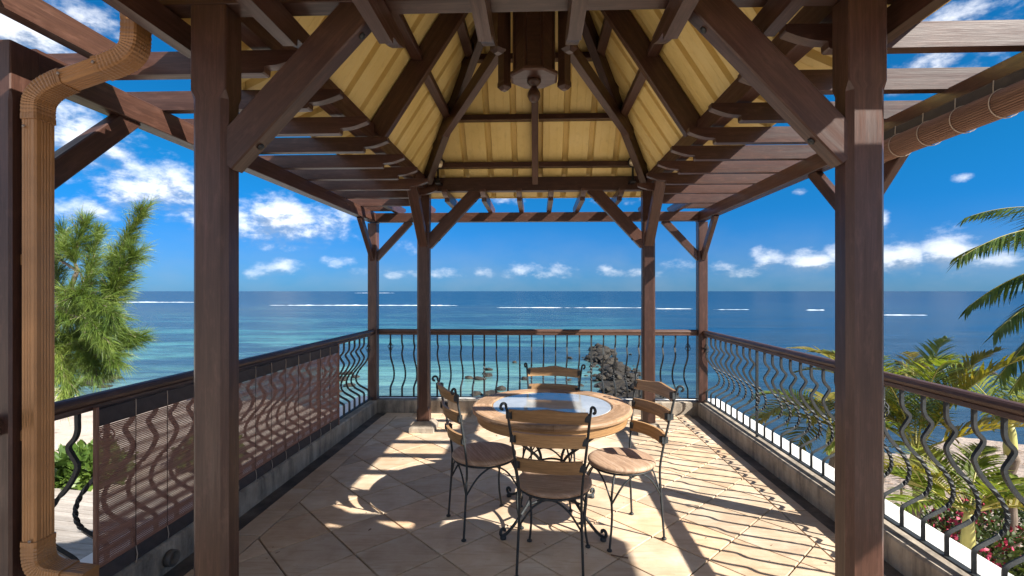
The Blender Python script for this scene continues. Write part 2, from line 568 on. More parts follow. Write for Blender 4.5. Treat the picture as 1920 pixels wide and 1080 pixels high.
# ------------------------------------------------------------------ mesh building
class MB:
    """collects shapes and links them as ONE mesh object"""

    def __init__(self):
        self.v, self.f, self.uv, self.s = [], [], [], []

    def add(self, verts, faces, uvs=None, smooth=False):
        o = len(self.v)
        self.v += [tuple(p) for p in verts]
        for i, fc in enumerate(faces):
            self.f.append(tuple(o + j for j in fc))
            self.uv.append(uvs[i] if uvs else [(0, 0)] * len(fc))
            self.s.append(smooth)

    def sweep(self, pts, prof, up=(0, 0, 1), closed=False, smooth=False, twist=None, scale=None, caps=True):
        """profile (list of side, up pairs) carried along a path"""
        pts = [Vector(p) for p in pts]
        n, m = len(pts), len(prof)
        up = Vector(up)
        uo, vo = random.random() * 5, random.random() * 5
        per = [0.0]
        for i in range(m):
            a, b2 = prof[i], prof[(i + 1) % m]
            per.append(per[-1] + math.hypot(a[0] - b2[0], a[1] - b2[1]))
        vs, fs, us = [], [], []
        dist = 0.0
        dl = []
        side = None
        for i in range(n):
            if closed:
                t = (pts[(i + 1) % n] - pts[i - 1])
            else:
                t = pts[min(i + 1, n - 1)] - pts[max(i - 1, 0)]
            t.normalize()
            if side is None:
                side = t.cross(up)
                if side.length < 1e-4:
                    side = t.cross(Vector((1, 0, 0)))
                side.normalize()
            else:
                side = side - t * side.dot(t)
                side.normalize()
            u2 = side.cross(t)
            if i:
                dist += (pts[i] - pts[i - 1]).length
            dl.append(dist)
            a = twist[i] if twist else 0.0
            ca, sa = math.cos(a), math.sin(a)
            sc = scale[i] if scale else 1.0
            for (p, q) in prof:
                pp, qq = (p * ca - q * sa) * sc, (p * sa + q * ca) * sc
                vs.append(pts[i] + side * pp + u2 * qq)
        last = n if closed else n - 1
        for i in range(last):
            j = (i + 1) % n
            d0, d1 = dl[i], dl[j] if j else dl[i] + (pts[0] - pts[i]).length
            for q in range(m):
                r = (q + 1) % m
                fs.append((i * m + q, i * m + r, j * m + r, j * m + q))
                us.append([(uo + d0, vo + per[q]), (uo + d0, vo + per[q + 1]), (uo + d1, vo + per[q + 1]), (uo + d1, vo + per[q])])
        if caps and not closed:
            for base, rev in ((0, False), ((n - 1) * m, True)):
                idx = [base + q for q in range(m)]
                uvc = [(uo + prof[q][0], vo + prof[q][1]) for q in range(m)]
                if not rev:
                    idx, uvc = idx[::-1], uvc[::-1]
                fs.append(tuple(idx))
                us.append(uvc)
        self.add(vs, fs, us, smooth)
        return self

    def beam(self, p0, p1, w, h, up=(0, 0, 1), ch=.004):
        hw, hh = w / 2, h / 2
        c = min(ch, hw * .6, hh * .6)
        prof = [(-hw + c, -hh), (hw - c, -hh), (hw, -hh + c), (hw, hh - c), (hw - c, hh), (-hw + c, hh), (-hw, hh - c), (-hw, -hh + c)]
        return self.sweep([p0, p1], prof, up)

    def tube(self, pts, r, n=8, closed=False, scale=None, up=(0, 0, 1)):
        prof = [(r * math.cos(2 * math.pi * i / n), r * math.sin(2 * math.pi * i / n)) for i in range(n)]
        return self.sweep(pts, prof, up, closed, True, scale=scale)

    def box(self, x0, x1, y0, y1, z0, z1, ch=.003):
        # long axis becomes the grain direction
        d = (x1 - x0, y1 - y0, z1 - z0)
        cx, cy, cz = (x0 + x1) / 2, (y0 + y1) / 2, (z0 + z1) / 2
        a = max(range(3), key=lambda i: d[i])
        if a == 0:
            return self.beam((x0, cy, cz), (x1, cy, cz), d[1], d[2], (0, 0, 1), ch)
        if a == 1:
            return self.beam((cx, y0, cz), (cx, y1, cz), d[0], d[2], (0, 0, 1), ch)
        return self.beam((cx, cy, z0), (cx, cy, z1), d[0], d[1], (0, 1, 0), ch)

    def lathe(self, prof, c=(0, 0, 0), n=20, smooth=True, flat=False):
        """profile of (radius, height) about the z axis"""
        vs, fs, us = [], [], []
        m = len(prof)
        for i in range(n):
            a = 2 * math.pi * (i + (.5 if flat else 0)) / n
            for (r, z) in prof:
                vs.append((c[0] + r * math.cos(a), c[1] + r * math.sin(a), c[2] + z))
        for i in range(n):
            j = (i + 1) % n
            for q in range(m - 1):
                fs.append((i * m + q, j * m + q, j * m + q + 1, i * m + q + 1))
                us.append([(vs[t][0] * 1 + 3, vs[t][1] + vs[t][2] + 3) for t in fs[-1]])
        self.add(vs, fs, us, smooth)
        for q, rev in ((0, True), (m - 1, False)):
            if prof[q][0] > 1e-4:
                ring = [i * m + q for i in range(n)]
                pv = [vs[t] for t in ring]
                if rev:
                    pv = pv[::-1]
                self.add(pv, [tuple(range(n))], [[(p[0] + 3, p[1] + 3) for p in pv]])
        return self

    def prism(self, poly, z0, z1, inset=0.0):
        """vertical prism over a counter-clockwise polygon in x, y"""
        n = len(poly)
        cx = sum(p[0] for p in poly) / n
        cy = sum(p[1] for p in poly) / n
        vs = [(p[0], p[1], z0) for p in poly]
        if inset:
            vs += [(p[0], p[1], z1 - inset) for p in poly]
            for p in poly:
                dx, dy = cx - p[0], cy - p[1]
                L = math.hypot(dx, dy) or 1
                vs.append((p[0] + dx / L * inset * 1.4, p[1] + dy / L * inset * 1.4, z1))
            lv = 2
        else:
            vs += [(p[0], p[1], z1) for p in poly]
            lv = 1
        fs = [tuple(range(n))[::-1], tuple(range(lv * n, lv * n + n))]
        for l in range(lv):
            for i in range(n):
                j = (i + 1) % n
                fs.append((l * n + i, l * n + j, (l + 1) * n + j, (l + 1) * n + i))
        self.add(vs, fs)
        return self

    def extrude(self, poly3, d, smooth=False):
        """closed planar polygon (3-D points) pushed along vector d"""
        n = len(poly3)
        P = [Vector(p) for p in poly3]
        d = Vector(d)
        uo, vo = random.random() * 5, random.random() * 5
        vs = P + [p + d for p in P]
        ax = max(range(3), key=lambda i: max(p[i] for p in P) - min(p[i] for p in P))
        oth = [i for i in range(3) if i != ax]

        def uvof(p):
            return (uo + p[ax], vo + p[oth[0]] + p[oth[1]])
        fs = [tuple(range(n)), tuple(range(n, 2 * n))[::-1]]
        for i in range(n):
            j = (i + 1) % n
            fs.append((j, i, n + i, n + j))
        us = [[uvof(vs[t]) for t in fc] for fc in fs]
        self.add(vs, fs, us, smooth)
        return self

    def mesh(self, name, mat, off=(0, 0, 0)):
        me = bpy.data.meshes.new(name)
        ox, oy, oz = off
        me.from_pydata([(a - ox, b - oy, c - oz) for a, b, c in self.v], [], self.f)
        me.polygons.foreach_set('use_smooth', self.s)
        uvl = me.uv_layers.new(name='UVMap')
        flat = [x for fc in self.uv for p in fc for x in p]
        if len(flat) == 2 * len(me.loops):
            uvl.data.foreach_set('uv', flat)
        me.materials.append(mat if not isinstance(mat, str) else M[mat])
        me.update()
        return me

    def build(self, name, mat, parent=None, smooth_angle=None):
        a = np.array(self.v)
        c = (a.min(0) + a.max(0)) / 2
        o = bpy.data.objects.new(name, self.mesh(name, mat, c))
        return place(o, c, parent)


def wloc(o):
    p = Vector((0, 0, 0))
    while o is not None:
        p = p + o.location
        o = o.parent
    return p


def place(o, c, parent=None):
    col.objects.link(o)
    if parent is not None:
        o.parent = parent
        o.location = Vector(c) - wloc(parent)
    else:
        o.location = c
    return o


def fix_normals(o):
    import bmesh
    bm = bmesh.new()
    bm.from_mesh(o.data)
    bmesh.ops.recalc_face_normals(bm, faces=bm.faces)
    bm.to_mesh(o.data)
    bm.free()
    return o


def tag(o, label=None, cat=None, group=None, kind=None):
    for a, b in (('label', label), ('category', cat), ('group', group), ('kind', kind)):
        if b:
            o[a] = b
    return o


def thing(name, label, cat, loc=(0, 0, 0), group=None, kind=None):
    o = bpy.data.objects.new(name, None)
    o.empty_display_size = .1
    col.objects.link(o)
    o.location = loc
    return tag(o, label, cat, group, kind)


def copy_tree(o, parent=None):
    c = o.copy()
    col.objects.link(c)
    c.parent = parent
    for ch in list(o.children):
        copy_tree(ch, c)
    return c


def inst(me, name, c, parent, rz=0.0):
    """another object on a shared mesh"""
    o = bpy.data.objects.new(name, me)
    place(o, c, parent)
    o.rotation_euler[2] = rz
    return o


def catmull(pts, k=6):
    P = [Vector(p) for p in pts]
    out = []
    for i in range(len(P) - 1):
        p0, p1, p2, p3 = P[max(i - 1, 0)], P[i], P[i + 1], P[min(i + 2, len(P) - 1)]
        for j in range(k):
            t = j / k
            out.append(.5 * ((2 * p1) + (p2 - p0) * t + (2 * p0 - 5 * p1 + 4 * p2 - p3) * t * t + (3 * p1 - p0 - 3 * p2 + p3) * t ** 3))
    out.append(P[-1])
    return out


def raw_mesh(name, V, F, mat, parent=None, smooth=False, mats=None, midx=None):
    """large numpy mesh: V (n,3), F (m,k)"""
    V = np.asarray(V, dtype=np.float32)
    F = np.asarray(F, dtype=np.int32)
    c = (V.min(0) + V.max(0)) / 2
    me = bpy.data.meshes.new(name)
    me.vertices.add(len(V))
    me.vertices.foreach_set('co', (V - c).astype(np.float32).ravel())
    k = F.shape[1]
    me.loops.add(F.size)
    me.loops.foreach_set('vertex_index', F.ravel())
    me.polygons.add(len(F))
    me.polygons.foreach_set('loop_start', np.arange(0, F.size, k, dtype=np.int32))
    me.polygons.foreach_set('loop_total', np.full(len(F), k, dtype=np.int32))
    if smooth:
        me.polygons.foreach_set('use_smooth', np.ones(len(F), dtype=bool))
    me.materials.append(M[mat])
    me.update(calc_edges=True)
    o = bpy.data.objects.new(name, me)
    return place(o, tuple(float(x) for x in c), parent)


# ================================================================== SETTING
GZ = -3.2          # garden level
SEA = -4.0         # lagoon level


def shore(x):
    w = 1 / (1 + math.exp(-(x - 3.0) * .9))
    base = (21.5 + .16 * max(0, -x - 6)) * (1 - w) + (16.4 + .10 * max(0, x - 8)) * w
    return base + .9 * math.sin(x * .43 + 1.0) + .5 * math.sin(x * 1.31)


def ground_z(x, y):
    ys = shore(max(-120, min(120, x)))
    t = (y - 10.0) / (ys - 10.0)
    if t < 0:
        z = GZ
    else:
        z = GZ + (SEA - GZ) * (t ** 1.25)
    z = max(z, SEA - 2.5)
    return z + .05 * mnoise.noise(Vector((x * .5, y * .5, 0))) + .02 * mnoise.noise(Vector((x * 2, y * 2, 3)))


def make_ground():
    xs = list(np.concatenate([np.linspace(-400, -45, 14), np.linspace(-40, 40, 150), np.linspace(45, 400, 14)]))
    ys = list(np.concatenate([np.linspace(-300, -12, 12), np.linspace(-8, 40, 80), np.linspace(44, 90, 6)]))
    V = [(x, y, ground_z(x, y)) for y in ys for x in xs]
    nx = len(xs)
    F = [(j * nx + i, j * nx + i + 1, (j + 1) * nx + i + 1, (j + 1) * nx + i) for j in range(len(ys) - 1) for i in range(nx - 1)]
    o = raw_mesh('beach_sand', V, F, 'sand', smooth=True)
    tag(o, 'pale sand of the beach and garden below the terrace', 'sand', kind='structure')
    # sea: one sheet to the horizon
    xs = [-40000, -4000, -400, -60, 60, 400, 4000, 40000]
    ys = [11, 40, 120, 400, 2000, 10000, 50000]
    V = [(x, y, SEA) for y in ys for x in xs]
    nx = len(xs)
    F = [(j * nx + i, j * nx + i + 1, (j + 1) * nx + i + 1, (j + 1) * nx + i) for j in range(len(ys) - 1) for i in range(nx - 1)]
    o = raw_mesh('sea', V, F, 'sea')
    tag(o, 'turquoise lagoon turning deep blue towards the horizon', 'sea', kind='structure')


make_ground()


def breaker(u0, u1, v, hgt, label, jag=.5, seed=0):
    """a line of white water on the reef; u, v in photo pixels"""
    y = (EYE - SEA) * FPX / (v - 546.0)
    x0 = ray(u0, v)[0] / ray(u0, v)[1] * y
    x1 = ray(u1, v)[0] / ray(u1, v)[1] * y
    n = max(12, int((x1 - x0) / 1.4))
    V, F = [], []
    for i in range(n + 1):
        t = i / n
        x = x0 + (x1 - x0) * t
        e = min(1, 6 * t, 6 * (1 - t)) ** .5
        q = mnoise.noise(Vector((x * .09, seed * 7.1, 0))) * jag
        a = e * (.62 + q + .5 * mnoise.noise(Vector((x * .55, seed, 2))) + .4 * mnoise.noise(Vector((x * 1.7, seed, 4))))
        a = max(.03, a)
        yy = y + 1.8 * mnoise.noise(Vector((x * .03, seed * 3.3, 5)))
        a *= .55
        d = y * .017 * a
        for (dy, dz) in ((-d, .02), (-d * .5, hgt * .55 * a), (0, hgt * a), (d * .5, hgt * .7 * a), (d * 1.1, .02)):
            V.append((x, yy + dy + .3 * mnoise.noise(Vector((x, dy, seed))), SEA + dz))
    for i in range(n):
        for q in range(4):
            F.append((i * 5 + q, (i + 1) * 5 + q, (i + 1) * 5 + q + 1, i * 5 + q + 1))
    o = raw_mesh('breaking_wave', V, F, 'foam', smooth=True)
    return tag(o, label, 'waves', kind='stuff')


breaker(120, 372, 567.5, .60, 'white surf on the reef at far left', seed=1)
breaker(505, 860, 573, .45, 'long white surf line on the reef left of centre', seed=2)
breaker(930, 1240, 577, .38, 'broken white surf line on the reef at centre', jag=.8, seed=3)
breaker(1228, 1300, 579, .38, 'short surf line beside the right rear post', jag=.8, seed=4)
breaker(1335, 1404, 580, .40, 'short white breaker right of the rear corner post', jag=.6, seed=5)
breaker(1510, 1546, 581, .45, 'small white breaker left of the front post', jag=.5, seed=6)
breaker(1652, 1740, 590, .34, 'white breaker at right beyond the palm', jag=.9, seed=7)
breaker(665, 740, 549.5, 1.0, 'distant breaker near the horizon', jag=.9, seed=8)

# ---- terrace slab, ledge, kerbs, gutter strip
X0 = -0.026        # axis of the pavilion
KL, KR, KB = -1.975, 1.930, 5.855


def structure(name, mb, mat, parent=None, label=None):
    o = mb.build(name, mat, parent)
    tag(o, label, None, None, 'structure')
    return o


mb = MB()
mb.prism([(-2.40, -6), (2.36, -6), (2.36, 6.36), (-2.40, 6.36)], GZ - .6, -.20)
structure('terrace_base', mb, 'plaster', label='plastered base wall carrying the terrace')
mb = MB()
mb.prism([(KL, -6), (KR, -6), (KR, KB), (KL, KB)], -.199, -.012)
floor = structure('floor', mb, 'grout', label='terrace floor of diagonal sandstone tiles with a border course')
for nm, poly in (('ledge', [(-2.34, -6), (-2.105, -6), (-2.105, 5.99), (-2.34, 6.22)]), ('ledge', [(2.065, -6), (2.30, -6), (2.30, 6.22), (2.065, 5.99)]),
                 ('ledge', [(-2.34, 6.222), (-2.105, 5.992), (2.065, 5.992), (2.30, 6.222)])):
    mb = MB().prism(poly, -.198, .125)
    structure(nm, mb, 'white', label='white painted ledge outside the railing')


def kerb_mesh(x0, x1, y0, y1, along):
    mb = MB()
    n = 46
    prof = []
    vs, fs = [], []
    for i in range(n + 1):
        t = i / n
        if along == 'y':
            y = y0 + (y1 - y0) * t
            ring = [(x0, y, -.197), (x1, y, -.197), (x1, y, .150), (x1 - .012, y, .163), (x0 + .012, y, .163), (x0, y, .150)]
        else:
            x = x0 + (x1 - x0) * t
            ring = [(x, y0, -.197), (x, y1, -.197), (x, y1, .150), (x, y1 - .012, .163), (x, y0 + .012, .163), (x, y0, .150)]
        for p in ring:
            w = mnoise.noise(Vector(p) * 3.1) * .004 + mnoise.noise(Vector(p) * 11) * .002
            vs.append((p[0] + (w if along == 'y' else 0), p[1] + (0 if along == 'y' else w), p[2] + w * .8))
    for i in range(n):
        for q in range(6):
            r = (q + 1) % 6
            fs.append((i * 6 + q, i * 6 + r, (i + 1) * 6 + r, (i + 1) * 6 + q))
    fs.append(tuple(range(6))[::-1])
    fs.append(tuple(n * 6 + q for q in range(6)))
    mb.add(vs, fs)
    return mb


kerb_l = structure('kerb', kerb_mesh(-2.10, KL, -1.0, 5.985, 'y'), 'concrete', label='stained concrete kerb under the left railing')
kerb_r = structure('kerb', kerb_mesh(KR, 2.06, -1.0, 5.985, 'y'), 'concrete', label='stained concrete kerb under the right railing')
kerb_b = structure('kerb', kerb_mesh(KL + .003, KR - .003, KB, 5.985, 'x'), 'concrete', label='stained concrete kerb under the sea railing')
for o in (kerb_l, kerb_r, kerb_b):
    fix_normals(o)
# small drain outlet in the left kerb
mb = MB().lathe([(.034, -.02), (.042, -.02), (.042, .012), (.034, .012), (.034, -.06)], n=18)
dr = mb.build('drain_outlet', 'gutter', kerb_l)
dr.rotation_euler[1] = R(90)
dr.location = Vector((KL + .002, 2.50, .075)) - wloc(kerb_l)

# gutter strips beside the kerbs
for x0, x1 in ((KL, -1.868), (1.835, KR)):
    mb = MB().prism([(x0, -1), (x1, -1), (x1, KB), (x0, KB)], -.011, .001)
    o = mb.build('gutter', 'gutter', floor)


def clip(poly, a, b, c):
    """keep the part of a polygon with a*x + b*y <= c"""
    out = []
    for i in range(len(poly)):
        p, q = poly[i], poly[(i + 1) % len(poly)]
        dp, dq = a * p[0] + b * p[1] - c, a * q[0] + b * q[1] - c
        if dp <= 0:
            out.append(p)
        if dp * dq < 0:
            t = dp / (dp - dq)
            out.append((p[0] + (q[0] - p[0]) * t, p[1] + (q[1] - p[1]) * t))
    return out


G = .0045          # half a joint


def tile(poly, parent):
    if len(poly) < 3:
        return
    ar = abs(sum(poly[i][0] * poly[(i + 1) % len(poly)][1] - poly[(i + 1) % len(poly)][0] * poly[i][1] for i in range(len(poly)))) / 2
    if ar < 8e-4:
        return
    dz = random.uniform(-.0008, .0008)
    o = MB().prism(poly, -.0115, .004 + dz, .0022).build('tile', 'tile', parent)
    o.rotation_euler = (random.uniform(-.0011, .0011), random.uniform(-.0011, .0011), 0)


FL, FR, FB = -1.692, 1.650, 5.705
step = .5
g2 = G * math.sqrt(2)
for i in range(-12, 18):
    for j in range(-12, 18):
        s0 = 1.66 + .498 * i + g2
        s1 = 1.66 + .498 * (i + 1) - g2
        d0 = 3.745 + .498 * j + g2
        d1 = 3.745 + .498 * (j + 1) - g2
        cxm, cym = ((s0 + s1) / 2 - (d0 + d1) / 2) / 2, ((s0 + s1) / 2 + (d0 + d1) / 2) / 2
        if cym < .9 or cym > 6.2 or abs(cxm) > 2.1:
            continue
        poly = [((s - d) / 2, (s + d) / 2) for s, d in ((s0, d0), (s1, d0), (s1, d1), (s0, d1))]
        poly = clip(poly, -1, 0, -(FL + G))
        poly = clip(poly, 1, 0, FR - G)
        poly = clip(poly, 0, 1, FB - G)
        if len(poly) > 2:
            tile(poly, floor)
y = 5.70
i = 0
while y > .6:
    tile([(-1.862, y - .352 + G), (FL - G, y - .352 + G), (FL - G, y - G), (-1.862, y - G)], floor)
    tile([(FR + G, y - .352 + G + .1), (1.832, y - .352 + G + .1), (1.832, y - G + .1), (FR + G, y - G + .1)] if i else
         [(FR + G, y - .25 + G), (1.832, y - .25 + G), (1.832, y - G), (FR + G, y - G)], floor)
    y -= .352
    i += 1
x = -1.862
while x < 1.82:
    x1 = min(x + .352, 1.832)
    tile([(x + G, FB + G), (x1 - G, FB + G), (x1 - G, KB - .004), (x + G, KB - .004)], floor)
    x += .352

# unseen porch roof of the house, outline cut to shade the terrace front
mb = MB().prism([(-2.45, -.45), (3.50, -.45), (3.50, 1.25), (3.38, 1.36), (1.62, 1.36), (1.62, 1.455), (-2.45, 1.455)], 2.60, 2.64)
structure('porch_roof', mb, 'plaster', label='porch roof of the house behind the viewpoint')
# ================================================================== PAVILION
pav = thing('pavilion', 'dark timber pavilion with a yellow hipped sheet roof and pergola all round', 'pavilion', (X0, 3.47, 0))
YF0, YF1, YB0, YB1 = 1.745, 1.845, 5.095, 5.195
YF, YB, YC = 1.795, 5.145, 3.47
HX = 1.2


def post(cx, y0, y1, w, z0, z1, name='post', ch=.02):
    mb = MB()
    x0, x1 = cx - w / 2, cx + w / 2
    c2 = .004
    prof = []
    cy = (y0 + y1) / 2
    hw, hh = w / 2, (y1 - y0) / 2
    # stopped chamfers on the corners
    def ringp(c):
        return [(-hw + c, -hh), (hw - c, -hh), (hw, -hh + c), (hw, hh - c), (hw - c, hh), (-hw + c, hh), (-hw, hh - c), (-hw, -hh + c)]
    zs = [(z0, c2), (z0 + .14, c2), (z0 + .17, ch), (min(2.22, z1 - .1), ch), (min(2.25, z1 - .07), c2), (z1, c2)]
    vs, fs, us = [], [], []
    uo = random.random() * 5
    for (z, c) in zs:
        for (p, q) in ringp(c):
            vs.append((cx + p, cy + q, z))
    per = [0]
    rp = ringp(ch)
    for i in range(8):
        a, b = rp[i], rp[(i + 1) % 8]
        per.append(per[-1] + math.hypot(a[0] - b[0], a[1] - b[1]))
    for i in range(len(zs) - 1):
        for q in range(8):
            r = (q + 1) % 8
            fs.append((i * 8 + q, i * 8 + r, (i + 1) * 8 + r, (i + 1) * 8 + q))
            us.append([(uo + zs[i][0], per[q]), (uo + zs[i][0], per[q + 1]), (uo + zs[i + 1][0], per[q + 1]), (uo + zs[i + 1][0], per[q])])
    fs += [tuple(range(8))[::-1], tuple((len(zs) - 1) * 8 + q for q in range(8))]
    us += [[(0, 0)] * 8, [(0, 0)] * 8]
    mb.add(vs, fs, us)
    o = mb.build(name, 'wood', pav)
    return o


PX = (X0 - HX, X0 + HX)
for px in PX:
    for (y0, y1) in ((YF0, YF1), (YB0, YB1)):
        post(px, y0, y1, .135, .09, 2.565)
        # stone plinth
        cy = (y0 + y1) / 2
        mb = MB()
        b0, b1, b2 = .13, .13, .085
        vs = []
        for hw, z in ((.13, .003), (.13, .055), (.088, .11)):
            vs += [(px - hw, cy - hw, z), (px + hw, cy - hw, z), (px + hw, cy + hw, z), (px - hw, cy + hw, z)]
        fs = [(3, 2, 1, 0), (8, 9, 10, 11)]
        for l in range(2):
            for q in range(4):
                r = (q + 1) % 4
                fs.append((l * 4 + q, l * 4 + r, l * 4 + 4 + r, l * 4 + 4 + q))
        mb.add(vs, fs)
        mb.build('plinth', 'concrete', pav)
OXL, OXR, OYB = -2.03, 1.985, 5.875
for (cx, cy, z0) in ((OXL, OYB, .165), (OXR, OYB, .165), (OXL, 1.782, .165), (OXR, 3.06, .165)):
    post(cx, cy - .055, cy + .055, .11 if cy > 2 else .125, z0, 2.335 if cy > 2 else 2.44, 'outer_post', .008)

# plates carrying the roof
ZP0, ZP1 = 2.57, 2.715
MB().box(X0 - HX - .20, X0 + HX + .20, YF - .045, YF + .045, ZP0, ZP1).build('plate_beam', 'wood', pav)
MB().box(X0 - HX - .20, X0 + HX + .20, YB - .045, YB + .045, ZP0, ZP1).build('plate_beam', 'wood', pav)
for px in PX:
    MB().box(px - .044, px + .044, YF + .046, YB - .046, ZP0 + .003, ZP1 - .003).build('plate_beam', 'wood', pav)
# outer beams of the pergola
ZO0, ZO1 = 2.345, 2.462
MB().box(OXL - .045, OXL + .045, 1.84, OYB + .10, ZO0, ZO1).build('outer_beam', 'wood', pav)
MB().box(OXR - .045, OXR + .045, 1.70, OYB + .10, ZO0, ZO1).build('outer_beam', 'wood', pav)
MB().box(OXL + .047, OXR - .047, OYB - .043, OYB + .043, ZO0 + .004, ZO1 - .002).build('outer_beam', 'wood', pav)

# joists with cyma-cut ends
JW, JZ0, JZ1 = .052, 2.458, 2.558


def joist_profile(L, cut0=True, cut1=True):
    """outline in (u, z), u from 0 to L, seen from the side"""
    h = JZ1 - JZ0

    def end():
        # from the tip inwards along the underside
        out = [(0, h - .022)]
        for i in range(9):
            t = i / 8
            out.append((.004 + .150 * t, (h - .030) - (h - .062) * math.sin(t * math.pi / 2)))
        out += [(.166, .030), (.168, .006), (.176, 0)]
        return out
    lower = end() if cut0 else [(0, 0)]
    rgt = [(L - u, z) for u, z in (end() if cut1 else [(0, 0)])][::-1]
    return [(0, h)] + lower + rgt + [(L, h)]


joist_cache = {}


def joist(axis, fixed, a, b, cut0, cut1, name='joist'):
    """axis 'x': runs along x from a to b at y=fixed"""
    L = abs(b - a)
    key = (axis, round(L, 3), cut0, cut1)
    if key not in joist_cache:
        pr = joist_profile(L, cut0, cut1)
        mb = MB()
        if axis == 'x':
            mb.extrude([(u - L / 2, -JW / 2, z) for u, z in pr], (0, JW, 0))
        else:
            mb.extrude([(JW / 2, u - L / 2, z) for u, z in pr], (-JW, 0, 0))
        joist_cache[key] = mb.mesh('joist', 'wood')
    m_ = (a + b) / 2
    c = (m_, fixed, JZ0) if axis == 'x' else (fixed, m_, JZ0)
    o = inst(joist_cache[key], name, c, pav)
    o.location.z += random.uniform(-.003, .003)
    o.rotation_euler[2] = random.uniform(-.004, .004)
    fix = o
    return o


TIP = 1.005
for yy in (2.09, 2.50, 2.895, 3.285, 3.69, 4.09, 4.49, 4.885):
    joist('x', yy, X0 - 2.28, X0 - TIP, True, True)
for yy in (1.955, 2.36, 2.765, 3.16, 3.555, 3.95, 4.345, 4.745):
    joist('x', yy, X0 + TIP, X0 + 2.28, True, True)
joist('x', 1.575, 1.36, X0 + 2.28, False, True)
joist('x', 5.345, X0 - 2.28, -1.37, True, False)
joist('x', 5.665, X0 - 2.28, -1.76, True, False)
joist('x', 5.280, 1.33, X0 + 2.28, False, True)
joist('x', 5.615, 1.70, X0 + 2.28, False, True)
for xx in (-.965, -.57, -.195, .14, .475, .865):
    joist('y', xx, 4.93, 6.16, True, True)
for xx in (-1.34, 1.30):
    joist('y', xx, 5.21, 6.16, False, True)
for xx in (-1.73, 1.67):
    joist('y', xx, 5.375 if xx < 0 else 5.31, 6.16, False, True)
for xx in (-.965, -.585, -.20, .14, .505, .865):
    joist('y', xx, 1.05, 2.015, False, True)
for xx, y1 in ((-1.41, 1.93), (-1.83, 2.06), (1.33, 1.92)):
    joist('y', xx, 1.05, y1, False, False)


# knee braces
def brace(p0, p1, w=.07, h=.125, up=None):
    mb = MB()
    p0, p1 = Vector(p0), Vector(p1)
    mb.beam(p0, p1, w, h, up or (0, 0, 1), .005)
    o = mb.build('brace', 'wood', pav)
    return o


for (yy) in (YF, YB):
    for s, px in ((1, PX[0]), (-1, PX[1])):
        brace((px + s * .035, yy, 2.00), (px + s * .60, yy, 2.60))
for yy in (YF, YB):
    for s, px in ((1, PX[0]), (-1, PX[1])):
        d_ = Vector((s * .565, 0, .6)).normalized()
        nn = Vector((s * d_.z, 0, -s * d_.x))
        for t_ in (.13, .70):
            p = Vector((px + s * .035, yy, 2.0)) + d_ * t_ + nn * .0625
            MB().tube([p, p + nn * .006], .013, 10, up=(0, 1, 0)).build('bolt', 'iron', pav)
for s, px in ((1, PX[0]), (-1, PX[1])):
    brace((px, YB - .02, 1.995), (px, YB - .56, 2.605), .10, .07)
for px, s in ((OXL, 1), (OXR, -1)):
    brace((px + s * .03, OYB, 1.90), (px + s * .46, OYB, 2.36), .05, .085)
    brace((px, OYB - .03, 1.90), (px, OYB - .46, 2.36), .05, .085)
brace((OXL, 1.83, 1.89), (OXL, 2.33, 2.37), .055, .095)
brace((OXR, 3.06 - .03, 1.95), (OXR, 3.06 - .47, 2.36), .05, .085)
brace((OXR, 3.06 + .03, 1.95), (OXR, 3.06 + .47, 2.36), .05, .085)

# ---- roof: ribbed yellow sheet on rafters
APEX = 4.56
ZS = 2.725
SX = (APEX - ZS) / HX
SY = (APEX - ZS) / (YB - YC)
EX, EZ = 1.53, 2.572      # eave


